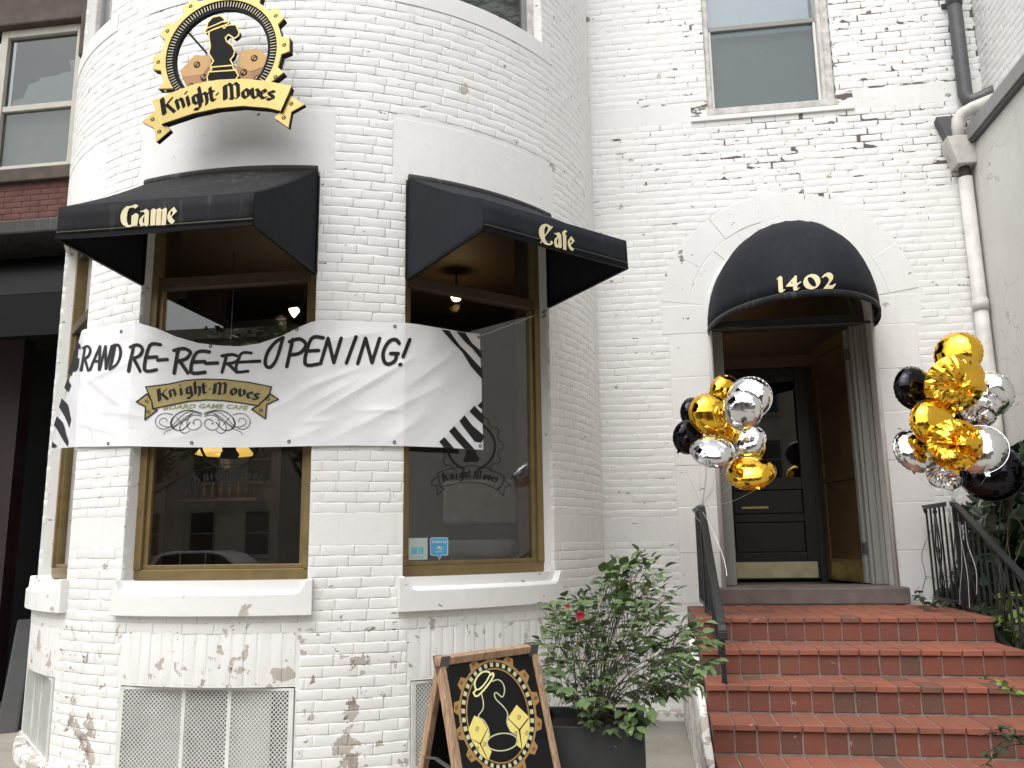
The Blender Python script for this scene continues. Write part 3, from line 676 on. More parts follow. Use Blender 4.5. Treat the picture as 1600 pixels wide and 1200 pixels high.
def put(me, parent, loc, rot=(0, 0, 0), sc=(1, 1, 1), nm='brick'):
    o = bpy.data.objects.new(nm, me); COL.objects.link(o); o.parent = parent; o.location = Vector(loc)-ORG[parent.name]; o.rotation_euler = rot; o.scale = sc; return o
for si, (z, y0, y1) in enumerate(ST):
    nb = int((SX1-SX0)/PW+.5); off = (si % 2)*.03
    for i in range(nb):
        x = SX0+PW*(i+.5)
        rows = max(1, round((y1-y0)/.215)) if si else 5
        d = (y1-y0+.02)/rows
        for r_ in range(rows):
            put(random.choice(TM), steps, (x+random.uniform(-.002, .002)+(PW/2 if (r_ % 2 and si == 0) else 0)*0, y0-.018+d*(r_+.5), z-.018+random.uniform(-.0015, .0015)), (random.uniform(-.006, .006), random.uniform(-.006, .006), random.uniform(-.008, .008)), (1, (d-.008)/.20, 1))
        put(random.choice(RM), steps, (x+random.uniform(-.002, .002), y0+.026+random.uniform(-.002, .002), z-.036-.061), (random.uniform(-.008, .008), 0, random.uniform(-.012, .012)), (1, 1, .118/.118 if si < 5 else .75))
# rough white cheek wall left of the steps
m = MB(); prof = [(4.62, 0), (4.62, .16), (4.98, .26), (5.3, .42), (5.6, .58), (5.95, .75), (6.36, .90), (7.63, .90), (7.63, 0)]
k = len(prof); prof = [(y, max(0, z-.05)) for y, z in prof]; m.add([(SX0-.055+random.uniform(-.012, .012), y, z) for y, z in prof]+[(SX0-.004, y, z) for y, z in prof], [tuple(range(k)), tuple(range(2*k-1, k-1, -1))]+[(i, (i+1) % k, k+(i+1) % k, k+i) for i in range(k)])
m.build('cheek_wall', 'white_low', steps, bevel=.012)

# ============================================================ RAILINGS
def scroll(c, r, turns, a0, dx, n=18, s=1):   # spiral in the YZ plane at x = dx
    return [(dx, c[0]+s*r*(1-.75*i/n)*math.cos(a0+turns*2*math.pi*i/n), c[1]+r*(1-.75*i/n)*math.sin(a0+turns*2*math.pi*i/n)) for i in range(n+1)]
def railing(x, y_wall, y_turn, z_top, y_end, z_end, label, lean=0.0, tongue=True):
    R_ = empty('iron_railing', (x, y_turn, 0), label, 'railing', 'iron railings beside the steps')
    def gz(y):       # step-line under the rail
        return .95 if y > 6.36 else max(.02, .95-(6.36-y)*.457)
    def tz(y): return z_top if y > y_turn else z_top+(z_end-z_top)*(y_turn-y)/(y_turn-y_end)
    path = [(x, y_wall, z_top), (x, y_turn+.04, z_top+.004), (x, y_turn-.03, z_top-.012), (x, y_end, z_end)]
    m = MB()
    for p, q in zip(path[:-1], path[1:]): m.bar(p, q, .052, .018)
    m.build('handrail', 'iron_black', R_, bevel=.005)
    m = MB()
    for p, q in zip(path[:-1], path[1:]): m.bar((p[0], p[1], p[2]-.016), (q[0], q[1], q[2]-.016), .03, .014)
    m.build('rail_channel', 'iron_black', R_)
    m = MB().bar((x, y_wall-.02, 1.00), (x, y_turn, 1.00), .014, .03).bar((x, y_turn, 1.00), (x, y_end, gz(y_end)+.07), .014, .03); m.build('bottom_rail', 'iron_black', R_)
    for yy in (y_turn, y_end): MB().bar((x, yy, gz(yy)-.02), (x, yy, tz(yy)-.018), .03, .03, up=(1, 0, 0)).build('post', 'iron_black', R_, bevel=.003)
    y = y_wall-.03; i = 0
    while y > y_end+.05:
        if abs(y-y_turn) > .05:
            i += 1
            if i % 5 == 3:    # ornamental baluster: two leaf-shaped bars and scrolls
                z0, z1 = gz(y)+.06, tz(y)-.02; zc = (z0+z1)/2; H = z1-z0; m = MB()
                for s in (-1, 1):
                    m.tube([(x, y+s*w__, z0+H*f) for f, w__ in ((0, .012), (.18, .05), (.33, .012), (.45, .045), (.58, .06), (.75, .035), (.97, .008))], .006, 6)
                    m.tube(scroll((y+s*.03, z0+H*.52), .028, 1.1, -.3 if s > 0 else math.pi+.3, x, s=1), .005, 5); m.tube(scroll((y+s*.03, z1-.03), .024, 1.1, 1.5, x, s=s), .005, 5)
                m.tube([(x, y, z0), (x, y, z1)], .006, 6); m.build('ornament', 'iron_black', R_, smooth=True)
            else:
                MB().bar((x, y, gz(y)+.04), (x, y, tz(y)-.018), .013, .013, up=(1, 0, 0)).build('baluster', 'iron_black', R_)
        y -= .105
    if tongue:     # rolled end of the handrail
        yy, zz = y_end, z_end; m = MB()
        pts = [(x, yy, zz), (x, yy-.05, zz-.015), (x, yy-.085, zz-.05), (x, yy-.09, zz-.10), (x, yy-.09, zz-.30)]
        for p, q in zip(pts[:-1], pts[1:]): m.bar(p, q, .052, .020)
        m.build('rail_end', 'iron_black', R_, bevel=.005)
    else:
        MB().tube(scroll((y_wall-.02, z_top-.035), .03, .8, math.pi/2, x, s=-1), .012, 6).build('rail_end', 'iron_black', R_)
    return R_
railing(.475, 7.55, 6.78, 1.745, 5.62, .985, 'black iron handrail on the left of the brick steps, seen end-on')
railing(2.355, 7.60, 6.92, 1.74, 4.95, .80, 'ornamental black iron railing on the right of the steps, overgrown with ivy', tongue=False)

# ============================================================ RIGHT-HAND NEIGHBOUR: stucco wall with metal coping, white wall above
NB = empty('stucco_building', (3.4, 6.0, 0), 'low cream-stuccoed side wall with a grey metal coping beside the steps', 'building')
MB().box(3.06, 3.9, 2.6, 7.66, 0, 4.90).build('wall', 'stucco', NB, bevel=.008)
MB().box(3.0, 3.95, 2.55, 7.66, 4.925, 5.05).build('coping', 'metal_coping', NB, bevel=.006)
MB().box(3.02, 3.93, 2.57, 7.66, 4.8995, 4.9245).build('drip_edge', 'pipe_dark', NB)
SW = empty('side_wall', (3.4, 9, 0), 'white-painted brick return wall rising above the stucco wall', 'wall')
MB().box(3.262, 4.2, 5.1, 12, 4.9, 9.5).build('wall', 'white_mortar', SW)
mm = MB()
for ci in range(74, 125):
    zc = ci*CO+CO/2; y = 5.12-(ci % 2)*.1
    while y < 7.64:
        V, Fc = VARA[random.randrange(10)]; mw = np.array(Matrix.Translation((3.255, y+.1, zc)) @ Matrix.Rotation(rad(-90), 4, 'Z')); mm.add(V@mw[:3, :3].T+mw[:3, 3], Fc); y += BL+.006
mm.build('brickwork', 'white_brick', SW, smooth=True, fix=False, kind='stuff')

# ============================================================ DOWNPIPES
dp = empty('downpipe', (2.99, 7.6, 0), 'white downpipe with a square hopper in the corner beside the arched door', 'pipe')
px_ = 2.985; py_ = FY-.085
MB().tube([(px_, py_, .05), (px_, py_, 2.3), (px_, py_, 4.62)], .058, 14).build('pipe', 'pipe_white', dp, smooth=True)
MB().tube([(px_, py_, 4.60), (px_, py_, 4.72)], .045, 12).build('pipe_neck', 'rust_seal', dp, smooth=True)
for zz in (2.2, 3.4): MB().tube([(px_, py_, zz), (px_, py_, zz+.10)], .066, 14).build('pipe_collar', 'pipe_white', dp, smooth=True)
m = MB(); 
for sgn in (0,): 
    b0 = [(px_-.085, py_-.10), (px_+.075, py_-.10), (px_+.075, py_+.08), (px_-.085, py_+.08)]; t0 = [(px_-.15, py_-.11), (px_+.08, py_-.11), (px_+.08, py_+.08), (px_-.15, py_+.08)]
    m.add([(x, y, 4.72) for x, y in b0]+[(x, y, 4.98) for x, y in t0], [(3,2,1,0),(4,5,6,7),(0,1,5,4),(1,2,6,5),(2,3,7,6),(3,0,4,7)])
m.build('hopper', 'pipe_white', dp, bevel=.006)
MB().tube([(px_-.02, py_-.02, 4.96), (px_-.02, py_-.02, 5.10), (px_-.01, py_-.02, 5.17), (px_+.03, py_-.03, 5.22), (px_+.10, py_-.06, 5.25), (px_+.32, py_-.14, 5.30)], .054, 14).build('pipe_elbow', 'pipe_white', dp, smooth=True)
m = MB(); m.add([(2.80, FY-.012, 5.20), (2.99, FY-.012, 5.20), (2.99, FY-.012, 4.84), (2.90, FY-.012, 4.90), (2.84, FY-.012, 5.08)]+[(2.80, FY-.09, 5.22), (2.99, FY-.09, 5.22), (2.99, FY-.09, 4.84), (2.91, FY-.09, 4.90), (2.845, FY-.09, 5.08)], [(0,1,2,3,4),(9,8,7,6,5),(0,5,6,1),(1,6,7,2),(2,7,8,3),(3,8,9,4),(4,9,5,0)])
m.build('gutter_end', 'pipe_dark', dp)
rp = empty('rain_pipe', (3.06, 7.6, 5), 'dark grey rain pipe coming down the upper corner of the facade', 'pipe')
MB().tube([(3.075, FY-.07, 9.2), (3.075, FY-.07, 7.2), (3.075, FY-.07, 5.42), (3.09, FY-.075, 5.37), (3.13, FY-.09, 5.345), (3.20, FY-.12, 5.36), (3.34, FY-.2, 5.40)], .062, 14).build('pipe', 'pipe_dark', rp, smooth=True)
MB().tube([(3.075, FY-.07, 6.32), (3.075, FY-.07, 6.44)], .07, 14).build('pipe_collar', 'pipe_dark', rp, smooth=True)
MB().box(2.985, 3.165, FY-.02, FY-.002, 6.34, 6.38).build('pipe_strap', 'rust_seal', rp)

# ============================================================ LEFT-HAND NEIGHBOUR: red brick house, sash window, shop awning and dark porch
RY = 8.0
RB = empty('red_brick_house', (-6.5, RY, 0), 'red brick neighbouring house with brownstone trim and a cream sash window', 'building')
wx0, wx1, wz0, wz1 = -7.14, -6.08, 5.72, 7.45
m = MB()
for x0, x1, z0, z1 in ((-9.5, wx0-.1, 4.0, 9.5), (wx1+.06, -4.6, 4.0, 9.5), (wx0-.1, wx1+.06, 4.0, 5.50), (wx0-.1, wx1+.06, 7.9, 9.5)): m.quad((x0, RY+.006, z0), (x1, RY+.006, z0), (x1, RY+.006, z1), (x0, RY+.006, z1))
rwall = m.build('wall', 'red_mortar', RB)
RVAR = []
for k in range(5):
    me = VAR[k].copy(); me.materials.clear(); me.materials.append(M['red_brick']); me.name = 'brick'; RVAR.append(me)
cnt = []
for ci in range(66, 118):
    zc = ci*CO+CO/2; x = -7.6-(ci % 2)*.105
    ex = [(wx0-.1, wx1+.06)] if 5.50 < zc < 7.9 else []
    for a, b in free(-7.6, -5.2, ex):
        s = a-(ci % 2)*.105
        while s < b:
            p, q = max(s, a), min(s+BL, b)
            if q-p > .03: cnt.append(((p+q)/2, zc, (q-p)/BL))
            s += BL+.007
rest_ = MB(); ind = 0
for x, z, sx in cnt:
    u, v_ = proj((x, RY, z))
    if 0 <= u < 150 and -10 < v_ < 340 and ind < 250:
        o = bpy.data.objects.new('brick', random.choice(RVAR)); COL.objects.link(o); o.parent = rwall; o.location = Vector((x, RY, z))-ORG[RB.name]; o.scale = (sx, 1, 1); ind += 1
    else:
        V, Fc = VARA[random.randrange(10)]; rest_.add(V*np.array([sx, 1, 1])+np.array([x, RY, z]), Fc)
rest_.build('brickwork', 'red_brick', rwall, smooth=True, fix=False, kind='stuff')
MB().box(wx0-.3, wx1+.10, RY-.03, RY+.3, 7.46, 7.86).build('lintel', 'brownstone', RB, bevel=.02)
MB().box(wx1+.02, wx1+.30, RY-.06, RY+.1, 6.95, 9.2).build('window_hood', 'brownstone', RB, bevel=.03)
MB().box(wx0-.25, wx1+.12, RY-.06, RY+.2, 5.50, 5.66).build('sill', 'brownstone', RB, bevel=.015)
MB().box(wx0, wx1, RY+.05, RY+.16, 5.661, 5.72).build('window_frame', 'sash_cream', RB, bevel=.006)
rw = MB().box(wx0, wx0+.09, RY+.06, RY+.16, 5.7205, 7.455).build('sash_window', 'sash_cream', RB, bevel=.006)
MB().box(wx1-.09, wx1+.05, RY+.06, RY+.16, 5.7205, 7.455).build('window_frame', 'sash_cream', rw, bevel=.006)
MB().box(wx0+.0905, wx1-.0905, RY+.06, RY+.16, 7.36, 7.455).build('sash_rail', 'sash_cream', rw, bevel=.006)
MB().box(wx0+.0905, wx1-.0905, RY+.075, RY+.15, 6.43, 6.50).build('sash_rail', 'sash_cream', rw, bevel=.006)
MB().box(wx0+.0905, wx1-.0905, RY+.09, RY+.15, 5.7205, 5.77).build('sash_rail', 'sash_cream', rw, bevel=.006)
MB().box(wx0+.05, wx1-.05, RY+.11, RY+.116, 5.75, 7.4).build('pane', 'dim_glass', rw)
MB().box(wx0+.05, wx1-.05, RY+.19, RY+.2, 5.7, 6.49).build('window_blind', 'shade_cream', rw)
MB().box(wx0-.1, wx1+.1, RY+.42, RY+.44, 5.6, 7.6).build('window_backing', 'slab_grey', rw)
# torn paper-white shade in the upper sash
tp = [(-6.96, 6.46), (-6.13, 6.46), (-6.13, 7.03), (-6.29, 7.04), (-6.25, 6.90), (-6.40, 6.875), (-6.41, 6.86), (-6.64, 6.85), (-6.65, 6.81), (-6.78, 6.78), (-6.83, 6.62), (-6.96, 6.59)]
solid_mesh(MB(), [tp], [], lambda x, z, d: (x, RY+.121+d, z), .004).build('torn_shade', 'blind_white', rw)
# dark porch below
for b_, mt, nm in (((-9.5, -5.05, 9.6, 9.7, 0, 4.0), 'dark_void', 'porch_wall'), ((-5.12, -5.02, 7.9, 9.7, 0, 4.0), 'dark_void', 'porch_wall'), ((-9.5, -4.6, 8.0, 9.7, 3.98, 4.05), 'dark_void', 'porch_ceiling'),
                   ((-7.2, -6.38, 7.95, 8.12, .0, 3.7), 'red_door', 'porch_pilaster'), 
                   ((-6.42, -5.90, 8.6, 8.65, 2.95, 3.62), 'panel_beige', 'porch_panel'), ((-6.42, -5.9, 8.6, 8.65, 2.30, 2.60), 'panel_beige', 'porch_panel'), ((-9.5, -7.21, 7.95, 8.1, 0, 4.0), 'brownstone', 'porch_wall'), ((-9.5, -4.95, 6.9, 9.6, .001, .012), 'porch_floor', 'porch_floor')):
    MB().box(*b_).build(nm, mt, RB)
MB().bar(tuple(atY(8, 1165, 6.75)), tuple(atY(42, 975, 7.75)), .16, .14).build('stair_cheek', 'cheek_grey', RB, bevel=.02)
# neighbour's awning
na = empty('entrance_awning', (-6, 7.4, 3.4), 'large dusty black awning over the dark porch at the left edge', 'awning')
ax1 = -4.90; ax0 = -8.5; ay0, ay1 = 6.85, 7.98; az0, az1, az2 = 3.42, 3.82, 4.62
m = MB(); m.quad((ax0, ay0, az1), (ax1, ay0, az1), (ax1-.0, ay1, az2), (ax0, ay1, az2)); m.build('top', 'awning_old', na, solid=.006)
m = MB(); m.quad((ax0, ay0, az0), (ax1, ay0, az0), (ax1, ay0, az1-.003), (ax0, ay0, az1-.003)); m.build('valance', 'awning_old', na, solid=.006)
m = MB(); m.add([(ax1+.003, ay0, az0), (ax1+.003, ay1, az0), (ax1+.003, ay1, az2), (ax1+.003, ay0, az1)], [(0,1,2,3)]); m.build('side', 'awning_old', na, solid=.006)
MB().box(ax0, ax1-.48, ay0+.42, ay1, az2-.02, az2+.13).build('dust_cover', 'awning_dusty', na, bevel=.02)
# ============================================================ LETTERING
def crop(x0, y0, k): return lambda pts: [(x0+x/k, y0+y/k) for x, y in pts]
gm = crop(175, 300, 14.545); cf = crop(820, 330, 15); nm_ = crop(1195, 415, 13.333)
GAME = [gm([(540,275),(600,315),(525,380),(478,345),(385,370),(350,470),(335,590),(342,680),(372,745),(412,755),(436,735),(445,560),(435,545),(545,475),(608,520),(570,765),(470,775),(400,800),(330,798),(260,755),(208,690),(190,600),(197,510),(230,430),(285,360),(330,325),(430,318)]),
        gm([(640,430),(700,420),(775,380),(842,430),(830,745),(780,785),(740,755),(655,785),(615,700),(620,630),(660,570),(745,500),(735,470),(715,445),(650,455)]),
        gm([(885,410),(945,365),(1000,405),(1085,358),(1130,405),(1215,350),(1250,390),(1220,750),(1118,752),(1145,430),(1125,430),(1105,753),(990,755),(1018,435),(1000,432),(975,758),(865,760)]),
        gm([(1410,335),(1480,440),(1355,560),(1375,600),(1430,660),(1360,735),(1290,680),(1258,610),(1255,540),(1290,450),(1350,385)])]
GAME_H = [gm([(740,540),(705,590),(697,650),(705,700),(730,715)]), gm([(1350,420),(1385,470),(1345,545),(1325,520),(1330,460)])]
CAFE = [cf([(500,295),(560,315),(610,355),(645,345),(660,365),(610,430),(480,585),(468,620),(490,690),(540,750),(590,755),(605,740),(600,700),(630,690),(662,730),(645,775),(590,800),(530,795),(460,765),(410,710),(380,750),(355,740),(395,680),(350,600),(328,500),(335,410),(380,335),(440,300)]),
        cf([(680,505),(730,515),(800,492),(852,550),(868,850),(820,875),(800,845),(740,855),(695,800),(685,710),(700,650),(760,595),(750,560),(720,545)]),
        cf([(950,435),(995,475),(970,500),(950,485),(955,560),(990,575),(970,600),(975,915),(900,895),(890,560),(865,535),(885,520),(868,490)]),
        cf([(1090,585),(1170,700),(1075,790),(1100,845),(1160,890),(1105,935),(1040,870),(1005,760),(1015,680)])]
CAFE_H = [cf([(500,345),(530,360),(548,400),(540,440),(475,555),(455,520),(460,430),(480,370)]), cf([(770,640),(750,690),(755,760),(780,795),(790,640)]), cf([(1075,655),(1110,705),(1070,755),(1055,720)])]
N1402 = [nm_([(235,285),(320,212),(365,240),(380,505),(425,490),(420,510),(360,560),(320,565),(290,540),(272,280)]),
         nm_([(640,200),(665,215),(668,370),(750,325),(765,340),(690,400),(675,420),(680,480),(715,450),(720,470),(670,515),(620,525),(590,500),(590,435),(445,440),(440,425)]),
         nm_([(980+178*math.cos(t)*1.0+18*math.sin(t), 335-160*math.sin(t)) for t in [2*math.pi*i/24 for i in range(24)]]),
         nm_([(1185,240),(1240,180),(1310,142),(1380,150),(1428,210),(1420,280),(1330,405),(1400,410),(1475,370),(1480,395),(1410,485),(1215,485),(1320,350),(1340,290),(1310,240),(1260,220),(1200,260)])]
N1402_H = [nm_([(572,330),(538,364),(580,364)]), nm_([(900,250),(945,235),(1010,270),(1060,350),(1070,420),(1040,440),(980,425),(920,360),(890,290)])]
# broad-nib blackletter (cap height 1, x-height .62)
NIB = flat_nib(.195, .04, rad(38))
BLK = {'K': ([[(.13, .93), (.13, .06)], [(.07, .93), (.07, .06)], [(.57, .88), (.27, .55)], [(.26, .58), (.6, .08)]], .64),
 'n': ([[(.10, .58), (.10, .07)], [(.12, .48), (.30, .58), (.38, .50), (.38, .07)]], .50), 'i': ([[(.10, .58), (.10, .07)], [(.09, .80), (.12, .84)]], .22),
 'g': ([[(.36, .56), (.13, .53), (.11, .20), (.22, .09), (.36, .16)], [(.37, .57), (.37, -.12), (.26, -.24), (.08, -.20)]], .48),
 'h': ([[(.10, .95), (.10, .07)], [(.12, .48), (.30, .58), (.38, .48), (.36, .12), (.29, -.08)]], .50), 't': ([[(.12, .82), (.12, .14), (.18, .07), (.27, .10)], [(.02, .57), (.26, .57)]], .34),
 '.': ([[(.08, .38), (.11, .42)]], .26), 'M': ([[(.10, .07), (.15, .82)], [(.16, .07), (.20, .82)], [(.18, .74), (.36, .92), (.48, .80), (.46, .10)], [(.48, .76), (.68, .92), (.80, .78), (.77, .12), (.68, .06)], [(.38, .10), (.52, .05)]], .94),
 'o': ([[(.24, .57), (.10, .44), (.11, .18), (.24, .07), (.38, .20), (.38, .45), (.24, .57)]], .52), 'v': ([[(.08, .60), (.13, .18), (.24, .06), (.40, .22), (.40, .46), (.30, .58)]], .52),
 'e': ([[(.14, .32), (.35, .45), (.26, .57), (.11, .43), (.11, .20), (.23, .07), (.36, .13)]], .46), 's': ([[(.34, .52), (.24, .58), (.11, .49), (.14, .38), (.32, .27), (.33, .15), (.21, .06), (.08, .11)]], .44)}
def sub(pts, n=3):
    out = []
    for p, q in zip(pts[:-1], pts[1:]): out += [(p[0]+(q[0]-p[0])*i/n, p[1]+(q[1]-p[1])*i/n) for i in range(n)]
    return out+[pts[-1]]
def knight_moves(cf_, xs, base, H, wid=1.0):
    """'Knight-Moves' along a curved baseline, in the given crop's pixels."""
    polys = []
    for ch, x in zip('Knight.Moves', xs):
        y = base(x); dy = (base(x+8)-base(x-8))/16; c, s = 1/math.hypot(1, dy), dy/math.hypot(1, dy)
        for st in BLK[ch][0]:
            for pg in pen(sub(st), NIB): polys.append(cf_([(x+(gx*c*wid+gy*s)*H, y+(gx*s*wid-gy*c)*H) for gx, gy in pg]))
    return polys
def txt(body, size, bold=0.0, shear=0.0):       # built-in typeface as flat polygons, centred
    cu = bpy.data.curves.new('t', 'FONT'); cu.body = body; cu.size = size; cu.offset = bold; cu.shear = shear; cu.align_x = 'CENTER'; cu.resolution_u = 2
    o = bpy.data.objects.new('t', cu); COL.objects.link(o); bpy.context.view_layer.update()
    me = bpy.data.meshes.new_from_object(o.evaluated_get(bpy.context.evaluated_depsgraph_get()))
    V = [tuple(v.co[:2]) for v in me.vertices]; Fc = [tuple(p.vertices) for p in me.polygons]
    bpy.data.objects.remove(o); bpy.data.curves.remove(cu); bpy.data.meshes.remove(me); return V, Fc

# ============================================================ BAY AWNINGS
def bay_awning(c, fl, fr, label, polys, holes, zb_=3.30, zt=3.487, ztop=4.05, mats=('awning_black', 'awning_navy')):
    a0, a1 = c-15.1, c+15.1
    A = empty('window_awning', tc(c, TR, zb_), label, 'awning', 'black fabric awnings over the bay windows')
    fl, fr = np.array(fl), np.array(fr); n = 16
    top = [[tc(a0+(a1-a0)*i/n, TR+.012, ztop) for i in range(n+1)]]
    for k in range(1, 9):
        t = k/8; row = []
        for i in range(n+1):
            p = np.array(top[0][i]); f = fl+(fr-fl)*i/n; q = np.array([f[0], f[1], zt]); r = p*(1-t)+q*t; r[2] -= .018*math.sin(math.pi*t); row.append(tuple(r))
        top.append(row)
    MB().grid(top).build('top', mats[0], A, smooth=True, solid=.004)
    dv = (fr-fl)/np.linalg.norm(fr-fl); nv = np.array([dv[1], -dv[0]])
    m = MB(); rows = []
    for z in (zt, zt-.06, zt-.12, zb_+.006):
        rows.append([(*(fl+(fr-fl)*i/n+nv*(.004*math.sin(i*1.7)+.004)*(zt-z)/.18), z+(.0035*math.sin(i*2.3) if z < zt-.13 else 0)) for i in range(n+1)])
    m.grid(rows).build('valance', mats[0], A, smooth=True, solid=.004)
    MB().bar((*fl, zb_), (*fr, zb_), .020, .020).build('front_bar', 'sign_black', A)
    for s, f, a in ((-1, fl, a0), (1, fr, a1)):
        bt = tc(a, TR+.008, ztop); bb = tc(a, TR+.008, zb_); m = MB(); P = []
        for k in range(9):
            t = k/8; up = np.array(top[k][0 if s < 0 else n]); lo = np.array(bb)*(1-t)+np.array([f[0], f[1], zb_])*t; P.append([tuple(up*(1-q)+lo*q) for q in (0, .25, .5, .75, 1)])
        m.grid(P).build('side', mats[1], A, solid=.004)
        MB().bar(bb, (f[0], f[1], zb_), .020, .020).build('side_bar', 'sign_black', A); MB().bar((bb[0], bb[1], zb_), (bb[0], bb[1], ztop-.05), .025, .025, up=(1, 0, 0)).build('back_bar', 'sign_black', A)
    MB().tube([tc(a0+(a1-a0)*i/n, TR+.02, ztop-.012) for i in range(n+1)], .036, 10).build('top_roll', 'awning_dark_roll', A, smooth=True)
    m = MB(); nn = 90; seam = [fl+(fr-fl)*(i+.5)/nn for i in range(nn)]
    for p in seam: q = p+dv*.006; m.bar((*(p+nv*.0098), zb_+.030), (*(q+nv*.0098), zb_+.030), .0015, .003)
    m.build('stitching', 'silver_bar', A, fix=False, kind='stuff')
    fn = lambda x, y: tuple(atP(x, y, (fl[0]+nv[0]*.013, fl[1]+nv[1]*.013, zt), (nv[0], nv[1], 0)))
    flat_mesh(MB(), polys, holes, fn).build('lettering', 'cream_print', A)
    return A
fabric('awning_dark_roll', (.045, .045, .046), .5)
bay_awning(0, (-3.345, 4.345), (-2.118, 4.352), 'black awning lettered Game over the left bay window', GAME, GAME_H)
bay_awning(45, (-.839, 4.672), (-.014, 5.549), 'navy-black awning lettered Cafe over the right bay window', CAFE, CAFE_H, mats=('awning_navy', 'awning_navy'))

# ============================================================ DOME AWNING OVER THE DOOR
DA = empty('dome_awning', (DXC, FY, 3.36), 'black dome awning numbered 1402 over the arched doorway', 'awning')
da, db, dc, dz = .72, 1.12, .90, 3.365
def dome(th, ps, k=1.0): return (DXC-da*k*math.cos(th)*math.cos(ps), FY-.012-db*k*math.sin(th)*math.cos(ps), dz+dc*k*math.sin(ps))
rows = []; G = 9
for j in range(15):
    ps = math.pi/2*j/14*.995
    rows.append([dome(math.pi*i/(G*4), ps, 1-.006*math.sin(math.pi*(i % 4)/4)) for i in range(G*4+1)])
MB().grid(rows).build('canopy', 'awning_navy', DA, smooth=True, solid=.004)
MB().grid([[dome(math.pi*i/36, 0, 1.002) for i in range(37)], [(p[0], p[1], p[2]-.05) for p in [dome(math.pi*i/36, 0, .998) for i in range(37)]]]).build('valance', 'awning_black', DA, smooth=True, solid=.004)
MB().tube([dome(math.pi*i/36, -.005, .992) for i in range(37)], .012, 8).build('front_bar', 'frame_dark', DA, smooth=True)
MB().tube([dome(0, 0, .99), dome(math.pi, 0, .99)], .014, 8).build('back_bar', 'frame_dark', DA)
for th in (math.pi*.25, math.pi*.5, math.pi*.75): MB().tube([dome(th, math.pi/2*i/10*.97, .985) for i in range(11)], .008, 6).build('rib', 'frame_dark', DA)
def on_dome(x, y, k=1.006):
    d = ray(x, y); S = np.array([da*k, db*k, dc*k]); o = (CAM-np.array([DXC, FY-.012, dz]))/S; e = d/S
    a, b, c = e@e, 2*o@e, o@o-1; q = b*b-4*a*c
    return tuple(CAM+d*((-b-math.sqrt(max(q, 0)))/(2*a)))
V, Fc = fill2d(N1402, N1402_H)
MB().add([on_dome(*v) for v in V], Fc).build('lettering', 'cream_print', DA)

# ============================================================ GEAR-AND-KNIGHT SIGN
SY = 4.90
SG = empty('logo_sign', (-2.67, SY, 4.3), 'gold gear sign with a black chess knight, two dice and a Knight Moves ribbon', 'sign')
sc_ = crop(210, 0, 5.217); gcx, gcz = -2.672, 4.765
def disc(r, n=48): return [(gcx+r*math.cos(2*math.pi*i/n), gcz+r*math.sin(2*math.pi*i/n)) for i in range(n)]
def gear(cx, cz, r0, r1, nt, ph, k=1.0, kz=1.0):
    P = []
    for i in range(nt):
        a = ph+2*math.pi*i/nt; s = 2*math.pi/nt
        for da_, r in ((-.34, r0), (-.29, r0), (-.20, r1), (.20, r1), (.29, r0), (.34, r0)):
            t = a+da_*s; P.append((cx+k*r*math.cos(t), cz+kz*r*math.sin(t)))
    return P
def gear_arc(r0, r1, _):      # toothed ring from ribbon end to ribbon end, open below
    P = [q for q in gear(gcx, gcz, r0, r1, 12, rad(2)) if q[1] > gcz-.27]
    a = [(math.atan2(q[1]-gcz, q[0]-gcx)+rad(60)) % (2*math.pi) for q in P]
    return [q for _, q in sorted(zip(a, P))]
fs = lambda y: (lambda x, z, d: (x, y+d, z))
solid_mesh(MB(), [gear_arc(.437, .492, 0)], [disc(.398)], fs(SY), .012).build('gear_face', 'gold_leaf', SG, bevel=.003)
solid_mesh(MB(), [gear_arc(.437, .492, 0)], [disc(.36)], fs(SY+.0125), .045).build('gear_edge', 'sign_black', SG)
solid_mesh(MB(), [disc(.3975)], [disc(.333)], fs(SY+.009), .03).build('gear_ring', 'sign_black', SG)
m = MB()
for i in range(110):
    t = 2*math.pi*i/110; c, s = math.cos(t), math.sin(t); m.obox((gcx+.372*c, SY+.007, gcz+.372*s), (c*.0195, 0, s*.0195), (-s*.0028, 0, c*.0028), (0, .003, 0))
m.build('gear_notches', 'silver_bar', SG, fix=False, kind='stuff')
def screw(x, z, y, r, parent, a=.6, mats=('sign_black', 'gold_leaf')):
    m = MB(); n = 14; P = [(x+r*math.cos(2*math.pi*i/n), y, z+r*math.sin(2*math.pi*i/n)) for i in range(n)]; m.add(P+[(p[0], y+.004, p[2]) for p in P], [tuple(range(n))]+[(i, (i+1) % n, n+(i+1) % n, n+i) for i in range(n)]); o = m.build('screw', mats[0], parent)
    m = MB(); P = [(x+.66*r*math.cos(2*math.pi*i/n), y-.0012, z+.66*r*math.sin(2*math.pi*i/n)) for i in range(n)]; m.add(P, [tuple(range(n))]); m.build('screw_head', mats[1], o)
    m = MB(); c, s = math.cos(a), math.sin(a); m.obox((x, y-.0022, z), (c*r*.8, 0, s*r*.8), (-s*r*.16, 0, c*r*.16), (0, .0006, 0)); m.build('slot', mats[0], o)
for i in range(12):
    t = rad(2)+2*math.pi*i/12
    if -2.2 < t-math.pi*1.5 < -.95 or -.95 < t-math.pi*1.5 < .95: 
        if abs(t-math.pi*1.5) < .95: continue
    screw(gcx+.452*math.cos(t), gcz+.452*math.sin(t), SY-.0005, .0145, SG, .5)
def sp(pts): return [tuple(atY(x, y, SY)[[0, 2]]) for x, y in sc_(pts)]
